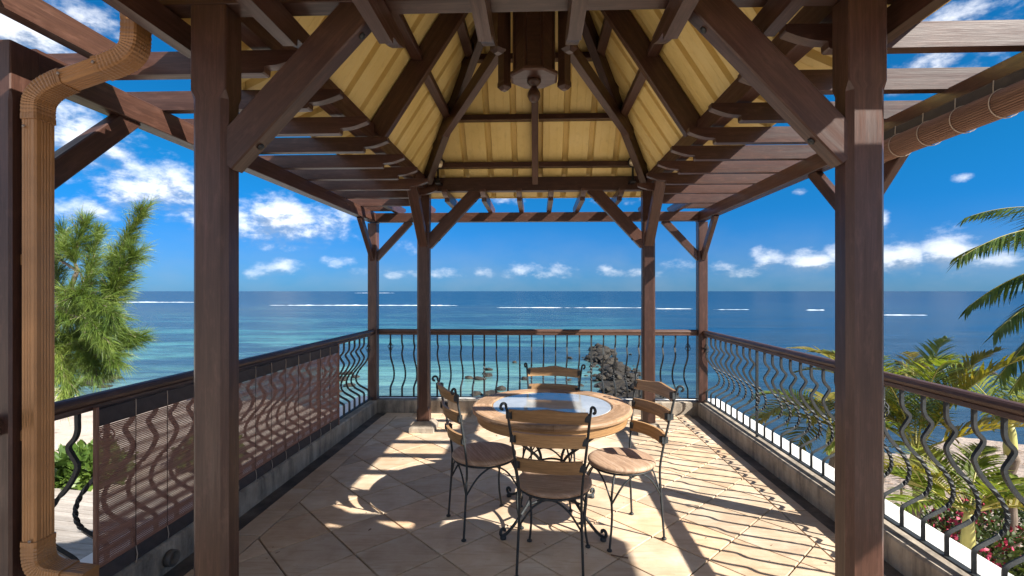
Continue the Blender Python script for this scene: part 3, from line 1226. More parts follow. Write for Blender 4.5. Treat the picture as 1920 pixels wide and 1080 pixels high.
def sheet(side):
    """one slope; local coordinates: s along the eave, t up the slope"""
    if side in ('left', 'right'):
        half, dep, eh = YB - YC, HX, (YB - YC) + (EX - HX)
    else:
        half, dep, eh = HX, YB - YC, EX
    e_out = EX - HX

    def point(s, t, n):
        # t<0: eave strip. n: lift along the normal (approx. outward/up)
        if t >= 0:
            d = dep * (1 - t)
            z = ZS + (APEX - ZS) * t
            nn = Vector((0, (APEX - ZS), dep)).normalized()
        else:
            d = dep + e_out * (-t)
            z = ZS + (EZ - ZS) * (-t)
            nn = Vector((0, .4, 1)).normalized()
        d += nn.y * n
        z += nn.z * n
        if side == 'left':
            return (X0 - d, YC + s, z)
        if side == 'right':
            return (X0 + d, YC - s, z)
        if side == 'back':
            return (X0 + s, YC + d, z)
        return (X0 - s, YC - d, z)
    # columns
    pitch, rw, rt, rh = .262, .066, .044, .055
    cols_ = [(-eh, 0), (eh, 0), (0.0, None)]
    k0 = -int(eh / pitch) - 1
    for k in range(k0, -k0 + 1):
        c = k * pitch + .05
        for ds, h in ((-rw / 2, 0), (-rt / 2, rh), (rt / 2, rh), (rw / 2, 0)):
            if abs(c + ds) < eh:
                cols_.append((c + ds, h))
        for ds, h in ((-.075, 0), (-.069, .0025), (-.063, 0), (.063, 0), (.069, .0025), (.075, 0)):
            q = c + (ds if abs(ds) < .07 else ds)
            q = c + pitch / 2 + ds * .6
            if abs(q) < eh:
                cols_.append((q, h))
    cols_.sort(key=lambda a: a[0])
    vs, fs = [], []
    for (s, h) in cols_:
        if h is None:
            h = 0
        a = abs(s)
        tt = max(0.0, 1 - a / half)
        te = -1.0
        if a > half:
            t_lo, t_mid, t_hi = -1.0, -(a - half) / e_out, -(a - half) / e_out
        else:
            t_lo, t_mid, t_hi = -1.0, 0.0, tt
        t_half = (t_mid + t_hi) / 2
        for t in (t_lo, t_mid, t_half, t_hi):
            vs.append(point(s, t, h))
    n = len(cols_)
    for i in range(n - 1):
        for q in range(3):
            fs.append((i * 4 + q, (i + 1) * 4 + q, (i + 1) * 4 + q + 1, i * 4 + q + 1))
    mb = MB()
    mb.add(vs, fs)
    o = mb.build('roof_sheet', 'sheet', pav)
    md = o.modifiers.new('thickness', 'SOLIDIFY')
    md.thickness = .004
    md.offset = 0
    return o


for sd in ('left', 'right', 'back', 'front'):
    sheet(sd)


for sy in (-1, 1):
    yy = YC + sy * (YB - YC + EX - HX)
    MB().box(X0 - EX - .01, X0 + EX + .01, yy - .006, yy + .006, EZ - .012, EZ + .045).build('eave_trim', 'sheet', pav)
for sx in (-1, 1):
    hy = YB - YC + EX - HX - .008
    MB().box(X0 + sx * EX - .006, X0 + sx * EX + .006, YC - hy, YC + hy, EZ - .012, EZ + .045).build('eave_trim', 'sheet', pav)


def slope_pt(side, s, d, drop):
    """point under a slope at horizontal distance d from the axis"""
    if side in ('left', 'right'):
        z = ZS + (HX - d) * SX
        nn = Vector((SX, 1)).normalized()
        dd = d - nn.x * drop
        return (X0 + (dd if side == 'right' else -dd), YC + s, z - nn.y * drop)
    z = ZS + ((YB - YC) - d) * SY
    nn = Vector((SY, 1)).normalized()
    dd = d - nn.x * drop
    return (X0 + s, YC + (dd if side == 'back' else -dd), z - nn.y * drop)


# common rafters at the middle of each slope
for sd in ('left', 'right'):
    a, b = slope_pt(sd, 0, HX + .02, .085), slope_pt(sd, 0, .10, .085)
    MB().beam(a, b, .06, .15).build('rafter', 'wood', pav)
for sd in ('back', 'front'):
    a, b = slope_pt(sd, 0, YB - YC + .02, .065), slope_pt(sd, 0, .12, .065)
    MB().beam(a, b, .065, .09).build('rafter', 'wood', pav)
# hips
for sx in (-1, 1):
    for sy in (-1, 1):
        a = Vector((X0 + sx * (HX - .035), YC + sy * (YB - YC - .05), ZS - .02))
        b = Vector((X0 + sx * .06, YC + sy * .085, APEX - .18))
        MB().beam(a, b, .075, .20).build('hip_rafter', 'wood', pav)
# purlins between hips and rafters
for z in (2.845, 3.215, 3.62):
    t = (z - ZS) / (APEX - ZS)
    for sd in (('left', 'right') if z > 3 else ()):
        d = HX * (1 - t)
        half = (YB - YC) * (1 - t) - .05
        for s0, s1 in ((-half, -.034), (.034, half)):
            MB().beam(slope_pt(sd, s0, d, .045), slope_pt(sd, s1, d, .045), .075, .055, (0, 0, 1)).build('purlin', 'wood', pav)
    for sd in ('back', 'front'):
        d = (YB - YC) * (1 - t)
        half = HX * (1 - t) - .05
        for s0, s1 in ((-half, -.036), (.036, half)):
            MB().beam(slope_pt(sd, s0, d, .045), slope_pt(sd, s1, d, .045), .075, .055, (0, 0, 1)).build('purlin', 'wood', pav)

# king post: octagonal drum, plate and finial
kp = MB().lathe([(.150, 3.062), (.150, 4.42)], (X0, YC, 0), 8, False, True).build('king_post', 'wood', pav)
for i in range(8):
    a = 2 * math.pi * (i + .5) / 8
    p = Vector((X0 + .151 * math.cos(a), YC + .151 * math.sin(a), 0))
    MB().beam(p + Vector((0, 0, 3.064)), p + Vector((0, 0, 4.3)), .02, .02, (math.cos(a), math.sin(a), 0)).build('corner_fillet', 'wood', kp)
MB().lathe([(.165, 3.028), (.182, 3.036), (.182, 3.056), (.160, 3.0615)], (X0, YC, 0), 8, False, True).build('base_plate', 'wood', kp)
MB().lathe([(.001, 2.865), (.020, 2.868), (.038, 2.884), (.047, 2.908), (.046, 2.930), (.034, 2.955), (.022, 2.970), (.020, 2.982), (.034, 2.990), (.048, 3.004), (.052, 3.018), (.046, 3.027)],
           (X0, YC, 0), 20).build('finial', 'wood', kp)
# four pendants with chamfered feet, braced to the hips
for sx in (-1, 1):
    for sy in (-1, 1):
        px, py = X0 + sx * .235, YC + sy * .295
        r = .055
        ring = lambda rr, z: [(px + rr * math.cos(math.pi / 2 * i), py + rr * math.sin(math.pi / 2 * i), z) for i in range(4)]
        vs = ring(.028, 3.075) + ring(r, 3.10) + ring(r, 3.128) + ring(r * .9, 3.145) + ring(r * .9, 4.22)
        fs = [(3, 2, 1, 0)]
        for l in range(4):
            for q in range(4):
                fs.append((l * 4 + q, l * 4 + (q + 1) % 4, l * 4 + 4 + (q + 1) % 4, l * 4 + 4 + q))
        mb = MB()
        mb.add(vs, fs, [[(vs[t][2], vs[t][0] + vs[t][1]) for t in fc] for fc in fs])
        mb.build('pendant', 'wood', pav)
        a = Vector((X0 + sx * .95, YC + sy * 1.315, 3.03))
        b = Vector((px + sx * .035, py + sy * .045, 3.44))
        MB().beam(a, b, .07, .11).build('hip_brace', 'wood', pav)
# collars tying the pendants to the drum
for sx in (-1, 1):
    for sy in (-1, 1):
        MB().beam((X0 + sx * .235, YC + sy * .295, 3.9), (X0 + sx * .10, YC + sy * .12, 3.9), .05, .07).build('tie', 'wood', pav)

# ---- spotlights on the rear plate
for i, (lx, lab) in enumerate(((-1.045, 'black spotlight at the left end of the rear roof beam'), (.985, 'black spotlight at the right end of the rear roof beam'))):
    ly = 5.005
    t = thing('spotlight', lab, 'spotlight', (lx, ly, 2.60), 'spotlights under the pavilion roof')
    MB().lathe([(.012, 2.640), (.011, 2.80)], (lx, ly, 0), 14).build('stem', 'black', t)
    MB().box(lx - .03, lx + .03, ly - .03, YB - .0455, 2.628, 2.652).build('mount', 'black', t)
    aim = Vector((.55 if i == 0 else -.12, -.82, -.12)).normalized()
    c = Vector((lx, ly, 2.83))
    q = aim.to_track_quat('Z', 'Y').to_matrix().to_4x4()
    body = MB().lathe([(.028, -.095), (.044, -.083), (.048, .02), (.056, .05), (.056, .070), (.048, .070), (.044, .052)], n=18)
    body.v = [tuple(c + q.to_3x3() @ Vector(p)) for p in body.v]
    bo = body.build('housing', 'black', t)
    ln = MB().lathe([(.043, .053), (.034, .064), (.016, .071), (.001, .073)], n=18)
    ln.v = [tuple(c + q.to_3x3() @ Vector(p)) for p in ln.v]
    ln.build('lens', 'lens', bo)

# ================================================================== RAILINGS
BZ0, BZ1 = .205, .985
prof_z = [(.985, 0), (.93, 0), (.885, 0), (.85, .012), (.812, .042), (.775, .025), (.735, 0), (.70, .006), (.64, .040), (.56, .108), (.50, .142), (.45, .152), (.40, .138), (.365, .10), (.335, .045), (.312, .008), (.29, 0), (.25, 0), (.2, 0)]


def baluster_mesh(basket=False):
    """bellied bar in the x-z plane, belly towards +x"""
    pr = [p for p in prof_z if not (basket and .74 < p[0] < .93)]
    path = catmull([(o, 0, z) for z, o in pr], 4)
    tw = []
    a = math.pi / 4
    for p in path:
        tw.append(a)
        if .38 < p.z < .62:
            a += .62
    # denser twist section
    mb = MB()
    hw = .0084
    mb.sweep(path, [(-hw, -hw), (hw, -hw), (hw, hw), (-hw, hw)], (0, 1, 0), twist=[t - math.pi / 4 for t in tw])
    return mb.mesh('baluster', 'iron')


def basket_mesh():
    mb = MB()
    for k in range(4):
        pts = []
        for i in range(13):
            t = i / 12
            r = .028 * math.sin(math.pi * t) + .003
            a = k * math.pi / 2 + t * math.pi * 1.1
            pts.append((r * math.cos(a), r * math.sin(a), .76 + .105 * t))
        mb.tube(pts, .0036, 5)
    for z in (.757, .868):
        mb.lathe([(.004, z - .008), (.012, z - .006), (.012, z + .006), (.004, z + .008)], n=8)
    return mb.mesh('basket', 'iron')


ME_BAL, ME_BALB, ME_BASK = baluster_mesh(), baluster_mesh(True), basket_mesh()


def iron_post_mesh(z0):
    mb = MB()
    zs = list(np.linspace(.985, .64, 3)) + list(np.linspace(.62, .40, 12)) + [.38, z0]
    tw, a = [], 0
    for z in zs:
        tw.append(a)
        if .40 < z < .63:
            a += .7
    h = .010
    mb.sweep([(0, 0, z) for z in zs], [(-h, -h), (h, -h), (h, h), (-h, h)], (0, 1, 0), twist=tw)
    return mb.mesh('iron_post', 'iron')


ME_IP = iron_post_mesh(.160)


def handrail_prof():
    # rounded rail with a groove on each side
    return [(-.024, -.036), (.024, -.036), (.030, -.030), (.030, -.012), (.026, -.008), (.033, -.002), (.036, .012), (.030, .026), (.018, .034), (0, .037), (-.018, .034), (-.030, .026), (-.036, .012), (-.033, -.002), (-.026, -.008), (-.030, -.012), (-.030, -.030)]


def railing(label, axis, fixed, a, b, out_rz, start, baskets, posts, n):
    t = thing('railing', label, 'railing', (fixed, (a + b) / 2, .163) if axis == 'y' else ((a + b) / 2, fixed, .163), 'terrace railings')
    ZR = .997
    P = (lambda s, z: (fixed, s, z)) if axis == 'y' else (lambda s, z: (s, fixed, z))
    MB().sweep([P(a, ZR), P(a + (b - a) * .5, ZR), P(b, ZR)], handrail_prof()).build('handrail', 'wood_rail', t)
    MB().beam(P(a, .195), P(b, .195), .036, .010, ch=.001).build('bottom_bar', 'iron', t)
    for i in range(n):
        s = start + .146 * i
        if s > b or s < a:
            continue
        if i in posts:
            inst(ME_IP, 'iron_post', P(s, 0), t, 0)
        elif i in baskets:
            o = inst(ME_BALB, 'baluster', P(s, 0), t, out_rz)
            k = bpy.data.objects.new('basket', ME_BASK)
            col.objects.link(k)
            k.parent = o
        else:
            o = inst(ME_BAL, 'baluster', P(s, 0), t, out_rz + random.uniform(-.03, .03))
            o.rotation_euler[0] = random.uniform(-.004, .004)
    return t


# right: bars measured at y = 2.865, 2.719, ... and 3.38 ... 5.79
railing('iron railing with bellied bars along the right side by the palms', 'y', 2.010, 1.00, 5.815, 0.0, 2.865 - .146 * 12, (12, 32), (3, 23), 34)
railing('iron railing with bellied bars along the left side behind the slatted blind', 'y', -2.030, 1.00, 5.815, math.pi, 5.70 - .146 * 32, (8, 32), (14, 23), 34)
railing('iron railing with bellied bars across the seaward end', 'x', 5.900, -1.965, 1.925, math.pi / 2, -1.965 + .14, (0, 25), (8, 17), 27)

# ================================================================== BLINDS
# lowered slatted blind on the left railing
bx = -1.985
bl = thing('bamboo_blind', 'lowered brown slatted blind hanging on the left railing', 'blind', (bx, 3.40, .17))
BY0, BY1, BTOP, BBOT = 2.10, 4.715, .966, .172
mb = MB()
z = BBOT + .075
zt = BTOP - .075
pitch = .0088
k = 0
while z < zt:
    hh = .00365 + .0001 * math.sin(k * 1.7)
    w = .0008
    dx = .0015 * math.sin(k * .9)
    vs = []
    segs = 9
    for i in range(segs + 1):
        yy = BY0 + .008 + (BY1 - BY0 - .016) * i / segs
        zz = z + .0006 * math.sin(i * 1.3 + k * .02) + .0002 * math.sin(i * 2.9 + k * .15)
        xx = bx + dx + .004 * math.sin(i * .8)
        vs += [(xx - w, yy, zz - hh), (xx + w, yy, zz - hh), (xx + w, yy, zz + hh), (xx - w, yy, zz + hh)]
    fs = []
    for i in range(segs):
        for q in range(4):
            r = (q + 1) % 4
            fs.append((i * 4 + r, i * 4 + q, i * 4 + 4 + q, i * 4 + 4 + r))
    us = [[(vs[t][1] + k * .37, vs[t][2] * 1.0 + k * 1.13) for t in fc] for fc in fs]
    mb.add(vs, fs, us)
    z += pitch
    k += 1
sl = mb.build('slat', 'bamboo', bl)
tag(sl, kind='stuff')
nseg = 13
for i in range(nseg):
    y0 = BY0 + (BY1 - BY0) * i / nseg
    y1 = BY0 + (BY1 - BY0) * (i + 1) / nseg
    MB().box(bx - .006, bx + .006, y0 + .0015, y1 - .0015, BTOP - .078, BTOP).build('header_panel', 'band', bl)
    MB().box(bx - .006, bx + .006, y0 + .0015, y1 - .0015, BBOT, BBOT + .072).build('hem_panel', 'band', bl)
    if i:
        MB().tube([(bx + .0075, y0, BTOP - .08), (bx + .0075, y0, BTOP - .02), (bx + .006, y0, BTOP + .004)], .0022, 5).build('tie_cord', 'cord', bl)
        MB().tube([(bx + .0065, y0, BTOP - .078), (bx + .0065, y0, BBOT + .070)], .0017, 5).build('thread', 'thread', bl)
        MB().tube([(bx + .0065, y0, BBOT + .075), (bx + .011, y0 + .004, BBOT + .03), (bx + .007, y0, BBOT - .012), (bx - .004, y0, BBOT - .012)], .0022, 5).build('tie_cord', 'cord', bl)
for yy in (BY0 - .006, BY1 + .006):
    MB().box(bx - .010, bx + .010, yy - .008, yy + .008, BBOT - .004, BTOP + .012).build('edge_strip', 'bamboo', bl)

# rolled-up blind under the right outer beam
rx, rz_, rr = 1.893, 2.262, .057
rb = thing('rolled_blind', 'rolled up bamboo blind hanging under the right outer beam', 'blind', (rx, 2.2, rz_))
mb = MB()
nsl = 34
for i in range(nsl):
    a = 2 * math.pi * i / nsl
    rad = rr - .006 * (i / nsl)
    cx, cz = rx + rad * math.cos(a), rz_ + rad * math.sin(a)
    mb.beam((cx, 1.30, cz), (cx, 3.02, cz), .0078, .006, (math.cos(a), 0, math.sin(a)), .0012)
mb.tube([(rx, 1.31, rz_), (rx, 3.01, rz_)], rr - .014, 16)
roll = mb.build('slat_roll', 'bamboo_roll', rb)
for i in range(9):
    yy = 2.92 - .185 * i
    pts = [(rx + (rr + .005) * math.cos(a), yy + .018 * math.sin(a * .5), rz_ + (rr + .004) * math.sin(a)) for a in np.linspace(0, 2 * math.pi, 20, endpoint=False)]
    MB().tube(pts, .0022, 5, True).build('tie_ring', 'cord', rb)
    MB().box(1.922, 1.932, yy - .093 + .002, yy + .093 - .002, rz_ + .045, 2.385).build('header_panel', 'band', rb)
    MB().tube([(1.920, yy + .093, rz_ + .060), (1.919, yy + .093, 2.35), (1.921, yy + .093, 2.388)], .0026, 5).build('tie_cord', 'cord', rb)

# ================================================================== DOWNPIPE
dp = thing('downpipe', 'bronze ribbed downpipe with corrugated bends beside the left post', 'downpipe', (-1.917, 1.782, 0))


def pipe_prof(w=.058, d=.078, ribs=True):
    """rectangular section with shallow ribs on each face"""
    pts = []
    def side(a, b, nr, depth):
        ax, ay = a
        bx_, by_ = b
        L = math.hypot(bx_ - ax, by_ - ay)
        nx, ny = (by_ - ay) / L, -(bx_ - ax) / L
        out = [(ax, ay)]
        for i in range(nr):
            for f, e in ((.15, 0), (.3, -depth), (.7, -depth), (.85, 0)):
                t = .16 + .68 * (i + f) / nr
                out.append((ax + (bx_ - ax) * t + nx * e, ay + (by_ - ay) * t + ny * e))
        return out
    c = .006
    hw, hd = w / 2, d / 2
    cor = [(-hw + c, -hd), (hw - c, -hd), (hw, -hd + c), (hw, hd - c), (hw - c, hd), (-hw + c, hd), (-hw, hd - c), (-hw, -hd + c)]
    for i in range(4):
        a, b = cor[2 * i], cor[2 * i + 1]
        pts += side(a, b, 4 if i % 2 else 3, .0015 if ribs else .0006)
        pts.append(b)
    return pts


PP = pipe_prof()
PPB = pipe_prof(.064, .084, False)


def bend(pts, name):
    path = catmull(pts, 8)
    sc = [1.0 + (.022 if i % 2 else -.018) if 2 < i < len(path) - 3 else 1.02 for i in range(len(path))]
    return MB().sweep(path, PPB, (0, 1, 0), scale=sc).build(name, 'bronze', dp)


px_, py_ = -1.917, 1.782
MB().sweep([(px_, py_, .52), (px_, py_, 1.4), (px_, py_, 2.175)], PP, (0, 1, 0)).build('pipe', 'bronze', dp)
bend([(px_, py_, 2.15), (px_, py_, 2.205), (px_ + .010, py_, 2.240), (px_ + .040, py_ + .002, 2.275), (px_ + .085, py_ + .004, 2.300), (px_ + .115, py_ + .005, 2.311)], 'elbow')
MB().sweep([(px_ + .100, py_ + .004, 2.306), (px_ + .26, py_ + .010, 2.362)], PP, (0, 1, 0)).build('pipe', 'bronze', dp)
bend([(px_ + .240, py_ + .010, 2.355), (px_ + .285, py_ + .012, 2.371), (px_ + .335, py_ + .014, 2.396), (px_ + .365, py_ + .015, 2.432), (px_ + .372, py_ + .015, 2.478), (px_ + .372, py_ + .015, 2.56)], 'elbow')
bend([(px_, py_, .555), (px_, py_, .50), (px_ + .010, py_, .457), (px_ + .040, py_, .430), (px_ + .085, py_, .420), (px_ + .12, py_, .416)], 'elbow')
MB().sweep([(px_ + .10, py_, .418), (px_ + .15, py_, .414), (px_ + .205, py_, .408)], [(a * .96, b * .96) for a, b in PP], (0, 1, 0)).build('pipe', 'bronze', dp)
for (x, y, z) in ((px_ - .012, py_ - .043, 2.12), (px_ + .118, py_ - .039, 2.318), (px_ + .248, py_ - .034, 2.360), (px_ + .012, py_ - .043, .56)):
    MB().lathe([(.001, .004), (.005, .003), (.006, 0)], (0, 0, 0), 8)
    s = MB().lathe([(.006, 0), (.006, .003), (.001, .005)], (0, 0, 0), 8)
    s.v = [(x + a, y - c_, z + b_) for a, b_, c_ in s.v]
    s.build('screw', 'screw', dp)
for z in (.95, 1.62):
    MB().box(px_ - .052, px_ - .034, py_ - .02, py_ + .03, z - .02, z + .02).build('bracket', 'bronze', dp)

# ================================================================== TABLE
TX, TY = .093, 3.19
tb = thing('round_table', 'round teak table with a glass centre on a wrought iron base', 'table', (TX, TY, 0))
# rim as eight felloes with fine joints
NS = 8
for s in range(NS):
    a0, a1 = 2 * math.pi * s / NS + .0012, 2 * math.pi * (s + 1) / NS - .0012
    sec = [(.385, .716), (.512, .716), (.522, .722), (.525, .735), (.520, .746), (.510, .751), (.400, .751), (.394, .747), (.392, .738), (.385, .738)]
    n = 10
    vs, fs, us = [], [], []
    for i in range(n + 1):
        a = a0 + (a1 - a0) * i / n
        for r, z in sec:
            vs.append((TX + r * math.cos(a), TY + r * math.sin(a), z))
            us.append((a * .45 + s * .7, r + z))
    m_ = len(sec)
    F = []
    for i in range(n):
        for q in range(m_):
            r = (q + 1) % m_
            F.append((i * m_ + r, i * m_ + q, (i + 1) * m_ + q, (i + 1) * m_ + r))
    F += [tuple(range(m_)), tuple(n * m_ + q for q in range(m_))[::-1]]
    mb = MB()
    mb.add(vs, F, [[us[t] for t in fc] for fc in F])
    fix_normals(mb.build('rim_segment', 'teak_top', tb))
ap = MB()
sec = [(.455, .655), (.487, .655), (.492, .662), (.497, .700), (.500, .712), (.455, .712)]
n = 64
vs, F, us = [], [], []
for i in range(n):
    a = 2 * math.pi * i / n
    for r, z in sec:
        vs.append((TX + r * math.cos(a), TY + r * math.sin(a), z))
        us.append((a * .48, z * 1.2 + r))
m_ = len(sec)
for i in range(n):
    j = (i + 1) % n
    for q in range(m_):
        r = (q + 1) % m_
        F.append((i * m_ + r, i * m_ + q, j * m_ + q, j * m_ + r))
ap.add(vs, F, [[us[t] for t in fc] for fc in F])
fix_normals(ap.build('apron', 'teak', tb))
MB().lathe([(.390, .7385), (.390, .7445), (.387, .7465)], (TX, TY, 0), 64).build('glass_top', 'glass', tb)
ring = [(TX + .30 * math.cos(a), TY + .30 * math.sin(a), .645) for a in np.linspace(0, 2 * math.pi, 40, endpoint=False)]
MB().tube(ring, .008, 6, True).build('top_ring', 'rust_metal', tb)
ring = [(TX + .085 * math.cos(a), TY + .085 * math.sin(a), .36) for a in np.linspace(0, 2 * math.pi, 28, endpoint=False)]
MB().tube(ring, .007, 6, True).build('waist_ring', 'iron', tb)
for q in range(4):
    a = math.pi / 4 + q * math.pi / 2
    ca, sa = math.cos(a), math.sin(a)

    def L(r, z, w=0):
        return (TX + r * ca - w * sa, TY + r * sa + w * ca, z)
    pts = [L(.40, .652), L(.36, .615), L(.24, .52), L(.13, .43), L(.098, .36), L(.12, .28), L(.21, .165), L(.31, .08), L(.385, .035), L(.425, .026)]
    path = catmull(pts, 5)
    # scroll foot curling upwards
    c0 = Vector(L(.425, .052))
    for i in range(1, 15):
        t = -math.pi / 2 + i * .36
        rad = .026 - .0011 * i
        path.append(Vector(L(.425 + rad * math.cos(t), .052 + rad * math.sin(t))))
    MB().tube(path, .0095, 7, up=(ca * .3, sa * .3, 1)).build('leg', 'iron', tb)
    MB().lathe([(.014, .003), (.018, .006), (.018, .020), (.012, .027)], L(.425, 0), 10).build('foot', 'iron', tb)
for q in range(2):
    a = math.pi / 4 + q * math.pi / 2
    r = .24
    MB().tube([(TX - r * math.cos(a), TY - r * math.sin(a), .145 + .02 * q), (TX + r * math.cos(a), TY + r * math.sin(a), .145 + .02 * q)], .008, 7).build('stretcher', 'iron', tb)

# ================================================================== CHAIRS


def make_chair():
    """bistro chair built at the origin, facing +y"""
    t = thing('bistro_chair', 'x', 'chair', (0, 0, 0), 'bistro chairs round the table')
    mb = MB()
    prof = [(.188, .432), (.200, .435), (.207, .444), (.206, .454), (.198, .461), (.180, .464), (.10, .462), (.001, .461)]
    mb.lathe(prof, n=40)
    mb.uv = [[(mb.v[i][0] + 3, mb.v[i][1] + mb.v[i][2] * .6 + 3) for i in fc] for fc in mb.f]
    mb.build('seat', 'seat', t)
    ringp = [(.192 * math.cos(a), .192 * math.sin(a), .425) for a in np.linspace(0, 2 * math.pi, 36, endpoint=False)]
    MB().tube(ringp, .006, 6, True).build('seat_ring', 'iron', t)
    U = {}
    for s in (-1, 1):
        pts = [(s * .173, -.190, .008), (s * .168, -.180, .16), (s * .163, -.170, .32), (s * .163, -.168, .44), (s * .176, -.187, .58), (s * .195, -.216, .74), (s * .208, -.240, .86), (s * .214, -.252, .905)]
        path = catmull(pts, 5)
        U[s] = path
        full = list(path)
        c = Vector((s * .218, -.279, .909))
        for i in range(1, 15):
            tt = math.pi * .06 + i * .33
            rad = .023 - .0010 * i
            back = rad * math.cos(tt) - .022
            full.append(Vector((s * (.214 - .62 * back), -.252 + .80 * back, c.z + rad * math.sin(tt))))
        MB().tube(full, .0072, 7).build('back_leg', 'iron', t)
        MB().lathe([(.011, .0005), (.015, .003), (.015, .010), (.009, .014)], (s * .173, -.190, 0), 10).build('foot', 'iron', t)
        pts = [(s * .135, .130, .428), (s * .158, .158, .36), (s * .166, .170, .29), (s * .158, .162, .20), (s * .160, .168, .11), (s * .173, .188, .008)]
        MB().tube(catmull(pts, 5), .0068, 7).build('front_leg', 'iron', t)
        MB().lathe([(.011, .0005), (.015, .003), (.015, .010), (.009, .014)], (s * .173, .188, 0), 10).build('foot', 'iron', t)
    corners = [(-.164, -.172), (.164, -.172), (.163, .166), (-.163, .166)]
    for i in range(4):
        a, b = Vector((*corners[i], 0)), Vector((*corners[(i + 1) % 4], 0))
        m_ = (a + b) / 2
        m_ = m_.normalized() * .186
        pts = [(a.x, a.y, .265), (a.x * .62 + m_.x * .38, a.y * .62 + m_.y * .38, .36), (a.x * .25 + m_.x * .75, a.y * .25 + m_.y * .75, .41), (m_.x, m_.y, .421),
               (b.x * .25 + m_.x * .75, b.y * .25 + m_.y * .75, .41), (b.x * .62 + m_.x * .38, b.y * .62 + m_.y * .38, .36), (b.x, b.y, .265)]
        MB().tube(catmull(pts, 4), .0056, 6).build('arch', 'iron', t)

    def at(z, s):
        P = U[s]
        for i in range(len(P) - 1):
            if P[i].z <= z <= P[i + 1].z:
                f = (z - P[i].z) / (P[i + 1].z - P[i].z)
                return P[i].lerp(P[i + 1], f)
        return P[-1]
    for (zc, hh, top) in ((.868, .034, True), (.741, .0345, False), (.600, .0345, False)):
        l, r = at(zc, -1), at(zc, 1)
        lt, rt = at(zc + .03, -1), at(zc + .03, 1)
        lean = (lt - l).y / .03
        n = 14
        vs, fs, us = [], [], []
        uo = random.random() * 9
        for i in range(n + 1):
            f = i / n
            x = l.x + .008 + (r.x - l.x - .016) * f
            bow = -.034 * (1 - (2 * f - 1) ** 2)
            up = hh + (.010 * math.exp(-((f - .5) / .17) ** 2) - .006 * (abs(2 * f - 1)) if top else .002 * (1 - (2 * f - 1) ** 2))
            dn = -hh + (.004 * (1 - (2 * f - 1) ** 2))
            for (dz, th) in ((dn, -.0085), (dn, .0085), (up, .0085), (up, -.0085)):
                vs.append((x, l.y + bow + th + lean * dz, zc + dz))
                us.append((uo + x, dz + th * 2))
        for i in range(n):
            for q in range(4):
                rr_ = (q + 1) % 4
                fs.append((i * 4 + rr_, i * 4 + q, i * 4 + 4 + q, i * 4 + 4 + rr_))
        fs += [(0, 1, 2, 3), (n * 4 + 3, n * 4 + 2, n * 4 + 1, n * 4)]
        mb = MB()
        mb.add(vs, fs, [[us[j] for j in fc] for fc in fs])
        sl_ = fix_normals(mb.build('back_slat', 'teak', t))
        for s, p in ((-1, l), (1, r)):
            MB().box(p.x - s * .026, p.x + s * .004, p.y - .014, p.y + .012, zc - .019, zc + .019).build('clip', 'iron', sl_) if s < 0 else \
                MB().box(p.x - .026, p.x + .004, p.y - .014, p.y + .012, zc - .019, zc + .019).build('clip', 'iron', sl_)
    return t


chair0 = make_chair()
chair_spots = [((.092, 2.655), -9.3, 'iron and teak chair nearest the viewer, its back towards the camera'),
               ((-.345, 3.095), -64.4, 'iron and teak chair standing left of the round table'),
               ((.520, 3.005), 112.5, 'iron and teak chair standing right of the round table, turned away from it'),
               ((.085, 3.480), 170.5, 'iron and teak chair pushed in on the sea side of the table')]
for i, ((x, y), a, lab) in enumerate(chair_spots):
    o = chair0 if i == 0 else copy_tree(chair0)
    o.location = (x, y, .004)
    o.rotation_euler = (0, 0, R(a))
    o['label'] = lab

# twig and specks on the floor
tag(MB().tube([(.415, 2.728, .010), (.46, 2.712, .011), (.505, 2.700, .010)], .0035, 5).build('twig', 'dry'), 'small dry twig lying on the tiles before the right chair', 'twig')

n = 60
B = np.stack([rng.uniform(-1.6, 1.6, n), rng.uniform(2.2, 5.6, n), np.full(n, .0062)], 1)
D = rng.normal(size=(n, 3)) * np.array([[1, 1, .05]])


def _litter():
    V, F = ribbon(B, D, rng.uniform(.008, .035, n), rng.uniform(.004, .012, n), np.full(n, .02), 2, .3)
    tag(raw_mesh('floor_litter', V, F, 'dry'), 'tiny dry leaf scraps scattered over the terrace tiles', 'leaf litter', kind='stuff')


# ================================================================== SHORE: rocks, deck, plants


def rock_mesh(seed, sub=2):
    import bmesh
    bm = bmesh.new()
    bmesh.ops.create_icosphere(bm, subdivisions=sub, radius=1.0)
    r = random.Random(seed)
    off = Vector((r.random() * 50, r.random() * 50, r.random() * 50))
    for v in bm.verts:
        d = v.co.normalized()
        v.co = d * (1 + .32 * mnoise.noise(d * 1.3 + off) + .16 * mnoise.noise(d * 3.1 + off))
        v.co.z *= .72
    me = bpy.data.meshes.new('rock')
    bm.to_mesh(me)
    bm.free()
    me.materials.append(M['rock'])
    return me


RM = [rock_mesh(i) for i in range(7)]


def rock(x, y, z, s, parent=None, name='rock'):
    o = bpy.data.objects.new(name, random.choice(RM))
    place(o, (x, y, z), parent)
    o.scale = (s * random.uniform(.8, 1.25), s * random.uniform(.8, 1.25), s * random.uniform(.7, 1.1))
    o.rotation_euler = (random.uniform(-.4, .4), random.uniform(-.4, .4), random.uniform(0, 6.28))
    return o


